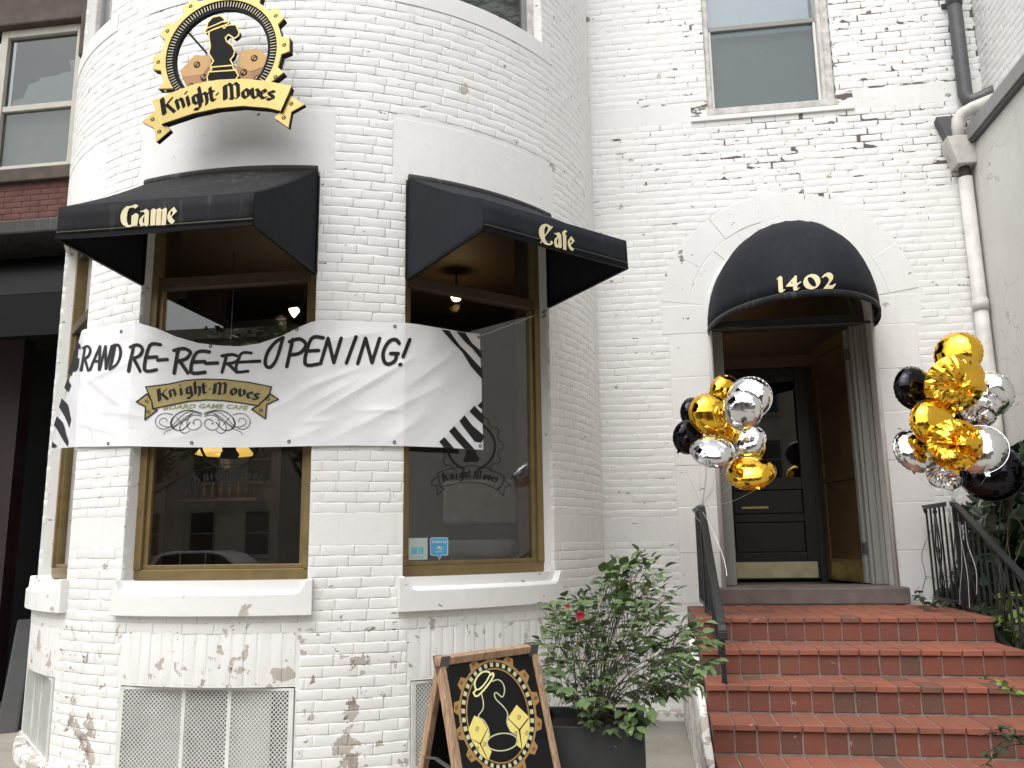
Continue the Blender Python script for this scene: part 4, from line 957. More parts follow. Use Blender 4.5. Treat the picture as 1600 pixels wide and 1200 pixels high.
# dice
for tp_, lf, rt, pips in (([(362,560),(480,432),(612,445),(612,500),(545,592),(372,614)], [(362,560),(372,614),(430,722),(520,700),(545,592)], [(545,592),(612,500),(640,600),(610,690),(520,700)], ((497,513),(552,617),(450,690))),
                          ([(850,405),(985,378),(1090,458),(1075,515),(935,567),(825,522)], [(825,522),(935,567),(960,660),(850,662),(830,600)], [(935,567),(1075,515),(1050,610),(1005,662),(960,660)], ((965,460),(878,575),(992,625)))):
    d_ = solid_mesh(MB(), [sp(tp_)], [], fs(SY+.022), .03).build('die', 'die_top', SG)
    solid_mesh(MB(), [sp(lf)], [], fs(SY+.023), .029).build('die_face', 'die_left', d_); solid_mesh(MB(), [sp(rt)], [], fs(SY+.0235), .0285).build('die_face', 'die_right', d_)
    for q in pips: x, z = sp([q])[0]; screw(x, z, SY+.0205, .024, SG, .9, ('sign_black', 'die_top'))
KB = [(612,262),(640,245),(720,215),(735,235),(750,215),(790,206),(830,205),(842,235),(858,265),(850,295),(818,318),(800,305),(770,285),(745,310),(755,340),(800,375),(822,420),(810,460),(785,490),(805,530),(808,555),(835,590),(850,620),(830,650),(820,668),(600,668),(595,630),(612,590),(635,565),(622,540),(648,500),(610,440),(622,380),(610,300)]
KH = [(590,245),(600,190),(640,145),(700,130),(730,150),(745,180),(772,175),(770,195),(720,218),(640,248),(585,272),(572,260)]
kn = solid_mesh(MB(), [sp(KB), sp(KH)], [], fs(SY-.004), .035).build('knight', 'sign_black', SG)
def outline(P, r, y, nm, mt, par, closed=True, f=sp):
    P = f(P); P = P+[P[0]] if closed else P
    V, Fc = fill2d(sum([pen([p, q], round_nib(r, 8)) for p, q in zip(P[:-1], P[1:])], [])); return MB().add([(x, y, z) for x, z in V], Fc).build(nm, mt, par)
for P, cl in ((KB, True), (KH, True), ([(602,232),(725,180),(745,182)], False), ([(622,552),(806,536)], False), ([(612,590),(832,575)], False)): outline(P, .0048, SY-.0058-(.0004 if P is KH else .0008 if not cl else 0), 'gold_outline', 'gold_leaf', kn, cl)
# ribbon
RF = [(165,838),(300,780),(500,705),(700,668),(900,660),(1100,680),(1290,720),(1268,790),(1205,922),(1100,898),(900,882),(700,900),(500,942),(350,992),(238,1030),(200,940),(180,885)]
RL = [(180,905),(65,998),(165,1048),(185,1162),(298,1065),(275,1035),(240,1000)]
RR = [(1262,775),(1390,855),(1282,915),(1258,1045),(1145,965),(1205,900)]
rb = solid_mesh(MB(), [sp(RF)], [], fs(SY-.030), .012).build('ribbon', 'gold_leaf', SG, bevel=.002)
solid_mesh(MB(), [sp(RF)], [], fs(SY-.0175), .045).build('ribbon_edge', 'sign_black', SG)
for P in (RL, RR):
    solid_mesh(MB(), [sp(P)], [], fs(SY-.008), .008).build('ribbon_tail', 'gold_leaf', SG); solid_mesh(MB(), [sp(P)], [], fs(SY+.0005), .03).build('ribbon_edge', 'sign_black', SG)
for q in ((153,977),(208,1077),(1282,850),(1222,963)): x, z = sp([q])[0]; screw(x, z, SY-.0095, .0145, SG, .4)
for P in ([(165,838),(240,1030)], [(182,832),(255,1022)], [(1290,720),(1205,922)], [(1272,718),(1188,918)]): outline(P, .002, SY-.0315, 'ribbon_line', 'brass', rb, False)
kb = lambda x: np.interp(x, [250, 310, 450, 600, 700, 800, 950, 1050, 1150], [958, 938, 892, 858, 842, 832, 826, 830, 846])
kp = knight_moves(lambda pts: pts, [250, 368, 452, 492, 556, 632, 686, 738, 886, 958, 1026, 1086], kb, 142, 1.18)
V, Fc = fill2d([sp(p) for p in kp]); MB().add([(x, SY-.0322, z) for x, z in V], Fc).build('lettering', 'sign_black', SG)
for x, z in ((-2.95, 4.99), (-2.86, 4.62), (-2.44, 4.62)):      # stand-off rods into the wall
    yw = TY-math.sqrt(TR**2-(x-TX)**2); MB().tube([(x, SY+.055, z), (x, yw+.02, z)], .008, 8).build('standoff', 'iron_black', SG)

# ============================================================ BANNER
RBn = TR+.022
def brad(a):      # plan of the banner: round on the piers, straight across the openings
    for c in WINC:
        if abs(a-c) < 15.5: return RBn*math.cos(rad(15.5))/math.cos(rad(a-c))
    return RBn
def on_banner(x, y):
    r = RBn
    for _ in range(12):
        p = atC(x, y, TX, TY, r); a = math.degrees(math.atan2(p[0]-TX, TY-p[1])); r = .5*r+.5*brad(a)
    return a, p[2]
FOLDS = [((470,640),(560,590),9,.020),((480,655),(640,560),8,.022),((505,690),(690,600),9,.014),((470,610),(560,575),6,.016),((560,640),(630,640),5,.010),((470,660),(520,655),5,.010),((640,600),(720,540),10,.016),((600,690),(660,650),8,.010),
  ((130,600),(215,560),7,.014),((140,590),(200,640),7,.014),((150,640),(230,650),6,.010),((125,560),(150,690),6,.016),((165,570),(160,690),8,.010),((200,610),(225,640),6,.008),((240,690),(330,670),7,.006),((420,640),(500,600),9,.014),((440,690),(520,660),9,.010),((500,535),(600,515),9,.012),((330,560),(280,560),8,.008),((380,560),(470,520),9,.010),((690,690),(745,620),9,.008),((225,520),(300,560),12,.012),((485,510),(440,550),12,.012),((122,660),(180,675),5,.010)]
FA = []
for p, q, s, h in FOLDS:
    a0_, z0_ = on_banner(*p); a1_, z1_ = on_banner(*q); FA.append((a0_*.0426, z0_, a1_*.0426, z1_, s*.0042, h))
def bump_b(a, z):
    s = a*.0426; h = 0
    for x0, z0_, x1, z1_, sg, am in FA:
        dx, dz_ = x1-x0, z1_-z0_; L2 = dx*dx+dz_*dz_; t = ((s-x0)*dx+(z-z0_)*dz_)/L2
        tt = min(max(t, 0), 1); d = ((s-x0)*dz_-(z-z0_)*dx)/math.sqrt(L2); e = math.hypot(s-x0-tt*dx, z-z0_-tt*dz_)
        if e < 4*sg: h += am*math.exp(-(e/sg)**2)*(1 if d > 0 else .72)*(.4+.6*math.sin(math.pi*min(max(t, .0), 1)) if 0 < t < 1 else .35)
    return h+.004*math.sin(s*9+z*13)+.003*math.sin(s*21-z*17)
def bpt(a, z, o=0.0): return tc(a, brad(a)+bump_b(a, z)*.48+o, z)
tpx = [(128,517),(150,511),(185,506),(218,505),(245,513),(275,526),(310,536),(345,540),(375,541),(405,537),(440,525),(465,512),(487,503),(530,502),(575,502),(622,504),(655,507),(690,513),(720,518),(750,522)]
bpx = [(80,701),(110,699),(150,698),(200,697),(290,699),(380,699),(440,698),(487,697),(550,696),(620,697),(690,699),(755,703)]
TA = [on_banner(*p) for p in tpx]; BA = [on_banner(*p) for p in bpx]
NS, NV = 460, 130
BN = empty('banner', tc(0, TR+.05, 2.1), 'white vinyl Grand Re-Re-Re-Opening banner wrapped around the bay', 'banner')
aL, aR = (TA[0][0], BA[0][0]), (TA[-1][0], BA[-1][0])
rows = []
for j in range(NV+1):
    v = j/NV; row = []
    for i in range(NS+1):
        u = i/NS; at_ = aL[0]+(aR[0]-aL[0])*u; ab = aL[1]+(aR[1]-aL[1])*u; a = at_*(1-v)+ab*v
        zt = np.interp(at_, [q[0] for q in TA], [q[1] for q in TA]); zl = np.interp(ab, [q[0] for q in BA], [q[1] for q in BA]); z = zt*(1-v)+zl*v
        row.append(bpt(a, z))
    rows.append(row)
MB().grid(rows).build('sheet', 'banner_white', BN, smooth=True)
def bprint(nm, polys, mt, o, holes=(), maxseg=9):
    # split long edges so that the print follows the folds
    def dens(P):
        out = []
        for p, q in zip(P, P[1:]+P[:1]):
            n = max(1, int(math.hypot(q[0]-p[0], q[1]-p[1])/maxseg)); out += [(p[0]+(q[0]-p[0])*i/n, p[1]+(q[1]-p[1])*i/n) for i in range(n)]
        return out
    xs_ = [q[0] for p in polys for q in p]; ys_ = [q[1] for p in polys for q in p]; st_ = 4.3
    ex_ = [(min(xs_)+.37+st_*i, min(ys_)+.41+st_*j) for i in range(int((max(xs_)-min(xs_))/st_)+1) for j in range(int((max(ys_)-min(ys_))/st_)+1)]
    V, Fc = fill2d([dens(list(p)) for p in polys], [dens(list(p)) for p in holes], ex_); return MB().add([bpt(*on_banner(*v), o) for v in V], Fc).build(nm, mt, BN, fix=False)
# brush capitals
RN = {'G': [[(.66,.84),(.5,.98),(.26,.93),(.08,.66),(.04,.34),(.16,.06),(.36,.0),(.58,.14),(.62,.42)],[(.36,.42),(.68,.42)]], 'R': [[(.16,.98),(.08,.0)],[(.0,.92),(.36,1.0),(.62,.84),(.5,.58),(.12,.46)],[(.26,.48),(.62,.0)]],
 'A': [[(.0,.0),(.42,1.0),(.6,.0)],[(.16,.36),(.56,.36)]], 'N': [[(.0,.0),(.16,1.0),(.5,.04),(.66,1.0)]], 'D': [[(.14,.98),(.04,.0)],[(.02,.94),(.42,.96),(.64,.64),(.5,.2),(.04,.0)]],
 'E': [[(.64,1.0),(.16,.96),(.04,.02),(.58,.0)],[(.1,.5),(.52,.52)]], '-': [[(.02,.42),(.5,.46)]], 'O': [[(.72,1.0),(.42,.84),(.12,.46),(.10,.10),(.34,.0),(.58,.3),(.74,1.0)]], 'P': [[(.14,.98),(.04,.0)],[(.02,.9),(.4,1.0),(.68,.8),(.5,.5),(.12,.42)]],
 'I': [[(.2,1.0),(.04,.0)]], '!': [[(.26,1.0),(.12,.34)],[(.05,.02),(.07,.03)]], 'i': [[(.34,1.0),(.7,.98)],[(.5,.98),(.32,.03)],[(.0,.0),(.5,.03)]]}
LET = [('G',114,579,123,537,2.0),('R',128,579,140,541,2.3),('A',143,578,158,541,2.5),('N',159,578,172,541,2.5),('D',174,577,187,538,2.6),('R',201,580,221,539,3.1),('E',226,578,249,539,3.2),('-',246,573,262,549,3.2),('R',271,583,296,545,3.4),('E',299,582,325,550,3.4),('-',321,577,340,556,3.2),('R',345,582,372,554,3.0),('E',369,580,391,552,2.7),('-',388,575,406,552,2.9),('O',413,574,439,528,3.3),('P',449,573,476,530,3.4),('E',477,569,502,528,3.4),('N',503,568,530,529,3.5),('I',541,567,553,527,3.5),('N',561,568,590,529,3.5),('G',597,569,622,530,3.5),('!',624,571,637,531,3.6)]
BLKB = []
for ch, x0, y0, x1, y1, th in LET:
    ww = max(p[0] for s in RN[ch] for p in s); hh = 1.0
    for s in RN[ch]:
        P = [(x0+p[0]/ww*(x1-x0)+(p[1]-.4)*.13*(y0-y1), y0-p[1]*(y0-y1)) for p in s]
        if len(P) > 3 and ch not in 'NA': P = catmull(P, 4)
        else: P = sub(P, 3)
        BLKB += pen(P, round_nib(th*.86, 8))
bprint('headline', BLKB, 'print_black', .0035)
for S_ in ([[(689,515),(702,517),(717,539),(726,548),(753,577),(754,594),(735,572),(722,551)], [(713,518),(727,520),(737,536),(752,549),(753,563),(738,545),(727,535)],
   [(746,634),(754,640),(754,626)], [(741,634),(755,648),(755,664),(733,643)], [(725,650),(733,655),(755,690),(755,676)][:0] or [(725,649),(717,658),(741,690),(751,692),(757,682),(738,665)], [(709,666),(701,674),(725,701),(741,702)], [(694,683),(686,690),(694,700),(710,701)]]): bprint('corner_stripe', [S_], 'print_black', .0030)
# left end: bars running off the folded edge
for S_ in ([[(119,528),(124,540),(118,578),(113,574)], [(112,565),(116,575),(112,588),(107,582)], [(106,592),(112,602),(108,613),(101,606)], [(97,622),(106,632),(111,655),(108,668),(101,650),(93,636)], [(90,650),(99,660),(107,690),(106,698),(96,682),(86,664)], [(83,690),(90,697),(84,700),(80,699)]]): bprint('corner_stripe', [S_], 'print_black', .0030)
# printed logo
bc = crop(200, 580, 6.667)
RIB = [(190,165),(420,135),(600,98),(800,84),(1000,88),(1250,115),(1495,163),(1470,260),(1385,330),(1355,362),(1200,335),(1000,308),(820,300),(650,312),(450,352),(268,392),(255,320),(215,220)]
TL_ = [(205,235),(100,322),(190,372),(182,508),(312,405),(262,395),(255,320)]; TR_ = [(1478,235),(1568,292),(1448,348),(1435,498),(1292,398),(1355,362),(1400,320)]
for P in (TL_, TR_): bprint('ribbon_tail', [bc(P)], 'print_gold', .0030)
bprint('ribbon', [bc(RIB)], 'print_gold', .0042)
ol = []
for P in (RIB, TL_, TR_):
    P = bc(P+[P[0]])
    for p, q in zip(P[:-1], P[1:]): ol += pen(sub([p, q], 3), round_nib(.95, 6))
for x, y in ((203,313),(218,425),(1462,290),(1388,412)):
    c = [(x+17*math.cos(2*math.pi*i/10), y+17*math.sin(2*math.pi*i/10)) for i in range(11)]; ol += pen(bc(c), round_nib(.35, 5)); ol += pen(bc([(x-11, y-6), (x+11, y+6)]), round_nib(.35, 5))
bprint('ribbon_outline', ol, 'print_black', .0056)
kb2 = lambda x: np.interp(x, [320, 450, 620, 800, 950, 1100, 1200, 1340], [318, 280, 250, 240, 247, 258, 275, 312])
bprint('ribbon_lettering', [p for p in knight_moves(bc, [318, 440, 548, 605, 690, 772, 838, 880, 1060, 1140, 1222, 1290], kb2, 138, 1.25)], 'print_black', .0056)
V, Fc = txt('BOARD GAME CAFE', 66, 1.5, .25); mx = max(abs(v[0]) for v in V); W2 = 455
def curve(v): x = v[0]/mx*W2; return bc([(805+x, 385+(x/460)**2*24-v[1]*.95)])[0]
MB().add([bpt(*on_banner(*curve(v)), .0036) for v in V], Fc).build('tagline', 'print_lime', BN, fix=False)
fl_ = []
for s in (-1, 1):
    X_ = lambda P: [(783+s*(783-x) if s > 0 else x, y) for x, y in P]
    mir = (lambda P: P) if s < 0 else (lambda P: [(1566-x, y) for x, y in P])
    for P, wd in (([(768,438),(640,405),(540,430),(470,490),(450,550),(480,600),(545,618),(600,590),(650,530)], .9), ([(770,455),(640,420),(545,480),(470,560),(380,605),(310,575),(292,515),(330,460),(400,440),(470,455)], .6), ([(765,470),(700,455),(640,480),(615,540),(640,600),(700,612),(755,580),(765,530),(730,500),(690,515),(680,545),(695,548)], .65), ([(660,440),(560,510),(480,575),(400,578),(345,555),(335,515),(370,490),(405,500),(410,530)], .55), ([(650,620),(600,648),(550,625),(545,570),(580,520),(630,500)], .6), ([(375,660),(395,630),(460,600),(560,530),(680,435)], .55), ([(505,480),(575,560)], .5), ([(470,490),(450,550),(480,600)], 1.5)):
        fl_ += pen(catmull(bc(mir(P)), 4), round_nib(wd*.8, 6))
bprint('flourish', fl_, 'print_black', .0034)
for x, y in ((190,518),(329,541),(464,515),(617,510),(748,527),(170,693),(300,692),(452,690),(616,691),(750,697)):
    a, z = on_banner(x, y); m = MB(); P = []; t_ = rad(a); ux = np.array([math.cos(t_), math.sin(t_), 0]); ctr = np.array(bpt(a, z, .002))
    for i in range(13): th = 2*math.pi*i/12; P.append(tuple(ctr+ux*.009*math.cos(th)+np.array([0, 0, .009*math.sin(th)])))
    m.tube(P, .0035, 6, cap=False).build('grommet', 'zinc', BN, smooth=True)
aR_, zR_ = on_banner(748, 526); MB().tube([bpt(aR_, zR_, .004), on_win(45, WR+.02, .56, 3.24)], .003, 5).build('tie_cord', 'ribbon_white', BN)
# ============================================================ PAVEMENT SIGN
AF = empty('pavement_sign', (-.72, 4.07, 0), 'wooden A-frame pavement sign with a painted gear, chess knight and yellow dice', 'sign')
pTL, pTR = np.array([-.905, 3.825, 1.0]), np.array([-.530, 4.322, 1.0])
wdir = (pTR-pTL)/np.linalg.norm(pTR-pTL); nh = np.array([wdir[1], -wdir[0], 0]); AW = np.linalg.norm(pTR-pTL); SPR = .27
dwn = nh*SPR-np.array([0, 0, 1.0]); LN = np.linalg.norm(dwn); dwn /= LN; nF = np.cross(wdir, -dwn); nF = nF if nF@nh > 0 else -nF
dwb = -nh*SPR-np.array([0, 0, 1.0]); dwb /= LN; nB = np.cross(wdir, dwb); nB = nB if nB@(-nh) > 0 else -nB
def slab(m, o, d, nrm, u0, u1, v0, v1, t0, t1):
    c = o+wdir*(u0+u1)/2+d*(v0+v1)/2+nrm*(t0+t1)/2; return m.obox(c, wdir*(u1-u0)/2, d*(v1-v0)/2, nrm*(t1-t0)/2)
fw = .036
for o, d, nrm in ((pTL, dwn, nF), (pTL-nh*.012, dwb, nB)):
    for u0, u1, v0, v1 in ((0, fw, 0, LN), (AW-fw, AW, 0, LN), (fw+.0005, AW-fw-.0005, 0, fw), (fw+.0005, AW-fw-.0005, .92, .92+fw)):
        slab(MB(), o, d, nrm, u0, u1, v0, v1, -.035, 0).build('frame_rail', 'wood_raw', AF, bevel=.004)
    slab(MB(), o, d, nrm, fw-.004, AW-fw+.004, fw-.004, .924, -.024, -.012).build('panel', 'board_black', AF)
    for u in (.01, AW-.045): slab(MB(), o, d, nrm, u-.012, u+.040, -.006, .05, -.0365, .0015 if u > .1 else -.034).build('bracket', 'zinc', AF)
pa = pTL+dwn*.46-nF*.036; pb = pTL-nh*.012+dwb*.44-nB*.036
MB().bar(pa, (pa+pb)/2+np.array([0, 0, .012]), .02, .006).bar((pa+pb)/2+np.array([0, 0, .016]), pb, .02, .006).build('spreader', 'zinc', AF)
ac = crop(600, 1000, 5.333); PF = pTL-nF*.0105
def ap(k): return lambda x, y: tuple(atP(x, y, PF+nF*k, nF))
def art(nm, polys, mt, k, holes=()): return flat_mesh(MB(), [ac(p) for p in polys], [ac(p) for p in holes], ap(k)).build(nm, mt, AF)
def ell(cx, cy, rx, ry, rot, n=48, a0=0, a1=2*math.pi):
    c, s = math.cos(rot), math.sin(rot); return [(cx+rx*math.cos(t)*c-ry*math.sin(t)*s, cy+rx*math.cos(t)*s+ry*math.sin(t)*c) for t in [a0+(a1-a0)*i/n for i in range(n if a1-a0 > 6.2 else n+1)]]
ex, ey, rt = 948, 632, rad(-7)
def gearA(nt=14):
    P = []
    for i in range(nt):
        a = rad(-90)+2*math.pi*i/nt; s = 2*math.pi/nt
        for d_, k in ((-.40, 1.0), (-.30, 1.0), (-.17, 1.13), (.17, 1.13), (.30, 1.0), (.40, 1.0)):
            t = a+d_*s; x, y = 322*k*math.cos(t), 472*k*math.sin(t)*(1 if k == 1 else .985); P.append((ex+x*math.cos(rt)-y*math.sin(rt), ey+x*math.sin(rt)+y*math.cos(rt)))
    return P
art('gear_art', [gearA()], 'art_bronze', .0, [ell(ex, ey, 306, 452, rt)])
art('gear_art', [ell(ex, ey, 264, 402, rt)], 'art_bronze', .0003, [ell(ex, ey, 252, 390, rt)])
sq = []
for i in range(36):
    t = 2*math.pi*i/36; t0, t1 = t-.045, t+.045
    q = [(k1*math.cos(tt), k2*math.sin(tt)) for k1, k2, tt in ((270, 412, t0), (300, 446, t0), (300, 446, t1), (270, 412, t1))]
    sq.append([(ex+x*math.cos(rt)-y*math.sin(rt), ey+x*math.sin(rt)+y*math.cos(rt)) for x, y in q])
art('gear_teeth', sq, 'art_cream', .0006)
dl = [[(752,630),(810,655),(862,735),(800,860),(725,820),(703,745)], [(725,825),(798,868),(865,1003),(800,950)], [(808,868),(868,735),(880,790),(862,850),(880,905),(897,930),(870,1000)]]
dr_ = [[(1105,540),(1208,640),(1128,742),(1033,648)], [(1035,658),(1122,750),(1148,908),(1095,870),(1110,800),(1050,760),(1022,700)], [(1136,750),(1212,650),(1215,760),(1190,850),(1152,912)]]
for D_ in (dl, dr_): art('die_art', D_, 'art_yellow', .0004)
def screw_art(p): art('screw_art', p, 'print_black', .0012)
for x, y in ((776,740),(838,868),(778,905),(1125,645),(1098,778),(1190,775)): screw_art(pen(ell(x, y, 12, 19, .2, 14)+[ell(x, y, 12, 19, .2, 14)[0]], round_nib(1.6, 5))+pen([(x-6, y+10), (x+6, y-10)], round_nib(1.6, 5)))
for i in range(14):
    t = rad(-90)+2*math.pi*i/14; x, y = 340*math.cos(t), 498*math.sin(t); x, y = ex+x*math.cos(rt)-y*math.sin(rt), ey+x*math.sin(rt)+y*math.cos(rt)
    screw_art(pen(ell(x, y, 10, 15, .2, 12)+[ell(x, y, 10, 15, .2, 12)[0]], round_nib(1.6, 5))+pen([(x-4, y+8), (x+4, y-8)], round_nib(1.6, 5)))
art('knight_art', pen(catmull([(812,450),(828,520),(822,580),(785,638),(830,670),(868,735),(878,800)], 4), round_nib(5, 6))+pen(catmull([(900,345),(950,330),(990,360),(1005,420),(985,475),(940,440),(920,450),(935,495),(990,550),(1030,610),(1025,690),(1055,760)], 4), round_nib(5, 6))+pen(catmull(ell(985, 850, 128, 72, -.12, 16), 3, True)+[catmull(ell(985, 850, 128, 72, -.12, 16), 3, True)[0]], round_nib(6, 6)), 'art_cream', .0009)
art('base_art', [ell(985, 850, 120, 64, -.12, 32)], 'board_black', .0007)
art('hat_art', pen(catmull([(745,440),(765,415),(755,370),(770,320),(815,270),(870,265),(890,290),(905,275),(912,300),(870,370),(800,450),(765,468),(745,440)], 4), round_nib(8, 6))+pen(catmull([(765,415),(800,405),(850,350),(885,285)], 4), round_nib(7, 6)), 'art_pale', .0012)

# ============================================================ PLANTER AND ROSE BUSH
PT = empty('square_planter', (-.28, 4.62, 0), 'square black chalky planter holding the rose bush', 'planter')
PX0, PX1, PY0, PY1, PH = -.55, -.02, 4.38, 4.91, .60
for b_ in ((PX0, PX1, PY0, PY0+.03, 0, PH), (PX0, PX1, PY1-.03, PY1, 0, PH), (PX0, PX0+.03, PY0+.0305, PY1-.0305, 0, PH), (PX1-.03, PX1, PY0+.0305, PY1-.0305, 0, PH)): MB().box(*b_).build('side', 'planter_black', PT, bevel=.004)
MB().box(PX0+.031, PX1-.031, PY0+.031, PY1-.031, .02, PH-.05).build('soil', 'soil', PT, bevel=.01)
def leaf_mesh(nm, mt, pts, fold=.18, curl=.25):
    n = len(pts); V, Fc = [], []
    for x, w_ in pts: V += [(x, -w_, abs(w_)*fold-curl*x*x), (x, 0, -curl*x*x), (x, w_, abs(w_)*fold-curl*x*x)]
    for i in range(n-1):
        b = i*3; Fc += [(b, b+1, b+4, b+3), (b+1, b+2, b+5, b+4)]
    me = bpy.data.meshes.new(nm); me.from_pydata(V, [], Fc); me.materials.append(M[mt])
    for p in me.polygons: p.use_smooth = True
    return me
ROSE = [(0, .004), (.15, .20), (.38, .33), (.62, .30), (.85, .14), (1, .004)]
rose_me = [leaf_mesh('leaf', 'rose_leaf', ROSE, f, c) for f, c in ((.2, .25), (.35, .1), (.1, .4))]
def frame_at(p, d, roll):
    d = Vector(d).normalized(); q = d.to_track_quat('X', 'Z'); return Matrix.Translation(p) @ q.to_matrix().to_4x4() @ Matrix.Rotation(roll, 4, 'X')
def foliage(root, meshes, mats_list, indiv):
    mats_list.sort(key=lambda m: m.translation.y); arr = [(np.array([v.co[:] for v in me.vertices]), [tuple(p.vertices) for p in me.polygons]) for me in meshes]
    restm = MB()
    for i, mw in enumerate(mats_list):
        k = i % len(meshes)
        if i < indiv: o = bpy.data.objects.new('leaf', meshes[k]); COL.objects.link(o); o.parent = root; o.matrix_local = Matrix.Translation(-ORG[root.name]) @ mw
        else: V, Fc = arr[k]; m = np.array(mw); restm.add(V@m[:3, :3].T+m[:3, 3], Fc)
    if restm.v: restm.build('foliage', meshes[0].materials[0], root, smooth=True, fix=False, kind='stuff')
def inpoly(x, y, P):
    c = False
    for (x0, y0), (x1, y1) in zip(P, P[1:]+P[:1]):
        if (y0 > y) != (y1 > y) and x < (x1-x0)*(y-y0)/(y1-y0)+x0: c = not c
    return c
RS_ = empty('rose_bush', (-.28, 4.62, .55), 'leafy green rose bush with one red bloom in the black planter', 'bush')
EV = [(1000,872),(1022,890),(1035,915),(1045,940),(1036,962),(1052,985),(1082,968),(1106,1008),(1110,1040),(1090,1072),(1065,1088),(1030,1085),(1012,1110),(1000,1135),(960,1150),(920,1140),(890,1115),(868,1085),(850,1035),(846,985),(862,965),(868,940),(892,925),(925,935),(945,905),(975,885)]
rr = random.Random(5); cl = []
while len(cl) < 400:
    x, y = rr.uniform(845, 1132), rr.uniform(870, 1150)
    if not inpoly(x, y, EV): continue
    if rr.random() < .45 and 930 < x < 1010 and 1000 < y < 1090: continue    # the open, twiggy heart of the bush
    Yd = min(max(rr.gauss(4.62, .20), 4.15), 5.05)
    if y > 1095:
        if rr.random() < .55: continue
        Yd = rr.uniform(4.3, 4.55)
    cl.append(np.array(atY(x, y, Yd)))
base = [np.array([-.28+rr.uniform(-.12, .12), 4.64+rr.uniform(-.12, .12), .56]) for _ in range(9)]
stems = MB(); lm = []
for p in cl:
    b = min(base, key=lambda q: abs(q[0]-p[0])+rr.random()*.25); mid = b*.5+p*.5+np.array([(p[0]-b[0])*-.12, 0, .10*abs(p[0]-b[0])+.03])
    pts = [b, b*.72+mid*.28+np.array([0, 0, .02]), mid, mid*.4+p*.6, p]
    if rr.random() < .17: stems.tube(catmull(pts, 3), [.0036*(1-.7*i/12) for i in range(13)], 5, cap=False)
    else: stems.tube(catmull([mid*.3+p*.7+np.array([rr.uniform(-.05, .05), 0, -.05]), mid*.12+p*.88, p], 3), .0016, 4, cap=False)
    d = (p-mid); d = d/np.linalg.norm(d)+np.array([rr.uniform(-.7, .7), rr.uniform(-.9, .2), rr.uniform(-.5, .4)]); d /= np.linalg.norm(d)
    side = np.cross(d, [0, 0, 1]); side /= np.linalg.norm(side)+1e-6; S = rr.uniform(.038, .066)
    for k, (al, sd) in enumerate(((1, 0), (.55, 1), (.5, -1), (.05, .9), (.0, -.9))):
        if k > 2 and rr.random() < .35: continue
        q = p+d*al*S*1.1; dd = d*(1 if sd == 0 else .45)+side*sd*.9+np.array([0, 0, rr.uniform(-.35, .05)])
        mw = frame_at(Vector(q), dd, rr.uniform(-.5, .5)) @ Matrix.Scale(S*rr.uniform(.85, 1.2)*(1.12 if sd == 0 else .95), 4); lm.append(mw)
stems.build('stem', 'stem', RS_, smooth=True, fix=False)
foliage(RS_, rose_me, lm, 220)
def rosette(c, r, n, nm):
    m = MB()
    for ring in range(4):
        for k in range(n):
            t = 2*math.pi*k/n+ring*.5; rr_ = r*(.25+.25*ring); h = r*(.5-.16*ring); cx = np.array(c); out = np.array([math.cos(t), -.35+math.sin(t)*.5, math.sin(t)*.9])
            tn = np.array([-math.sin(t), 0, math.cos(t)]); p0 = cx+out*rr_*.2; p1 = cx+out*rr_+np.array([0, -h*.5, 0])
            m.add([p0-tn*r*.15, p0+tn*r*.15, p1+tn*r*.36, p1+out*r*.12, p1-tn*r*.36], [(0, 1, 2, 3, 4)])
    return m.build(nm, 'rose_red', RS_, smooth=True, fix=False)
rosette(atY(907, 962, 4.30), .023, 5, 'bloom'); rosette(atY(887, 947, 4.34), .013, 4, 'bud')

# ============================================================ IVY AND WEEDS
IVY = [(0, .01), (.08, .30), (.25, .50), (.38, .28), (.55, .30), (.72, .16), (1, .005)]
ivy_me = [leaf_mesh('leaf', 'ivy_leaf', IVY, f, c) for f, c in ((.1, .12), (.2, .05), (.05, .2))]
IV = empty('ivy', (2.75, 6.3, 0), 'dark ivy climbing the stucco corner behind the right-hand railing', 'ivy')
lm = []; vine = MB(); rr = random.Random(11)
def ivy_patch(P, n, X0_, X1_, s0, s1):
    xs = [p[0] for p in P]; ys = [p[1] for p in P]; k = 0
    while k < n:
        x, y = rr.uniform(min(xs), max(xs)), rr.uniform(min(ys), max(ys))
        if not inpoly(x, y, P): continue
        k += 1; p = atX(x, y, rr.uniform(X0_, X1_))
        if p[1] > 7.64: p = atY(x, y, 7.62)
        d = np.array([rr.uniform(-.6, .3), rr.uniform(-.6, .2), rr.uniform(-1, .1)]); mw = frame_at(Vector(p), d, rr.uniform(-1.0, 1.0)+1.0) @ Matrix.Scale(rr.uniform(s0, s1), 4); lm.append(mw)
ivy_patch([(1545,715),(1600,690),(1680,690),(1680,1010),(1560,1000),(1535,880),(1552,790)], 900, 2.80, 3.04, .10, .17)
ivy_patch([(1510,785),(1548,775),(1562,850),(1560,990),(1480,960),(1465,925),(1500,870)], 260, 2.5, 2.95, .07, .12)
ivy_patch([(1500,930),(1560,950),(1640,1010),(1680,1100),(1600,1085),(1560,1020),(1515,1000)], 240, 2.36, 2.65, .05, .09)
for k in range(26):
    x = rr.uniform(1450, 1640); p = atX(x, rr.uniform(930, 980), 2.6); pts = [p, p+np.array([rr.uniform(-.1, .25), rr.uniform(0, .2), .35]), p+np.array([rr.uniform(0, .4), rr.uniform(0, .3), .9])]; pts = [np.array([min(q[0], 3.045), min(q[1], 7.66), q[2]]) for q in pts]
    vine.tube(catmull(pts, 4), .004, 4, cap=False)
vine.build('vine', 'stem', IV, fix=False); foliage(IV, ivy_me, lm, 250)
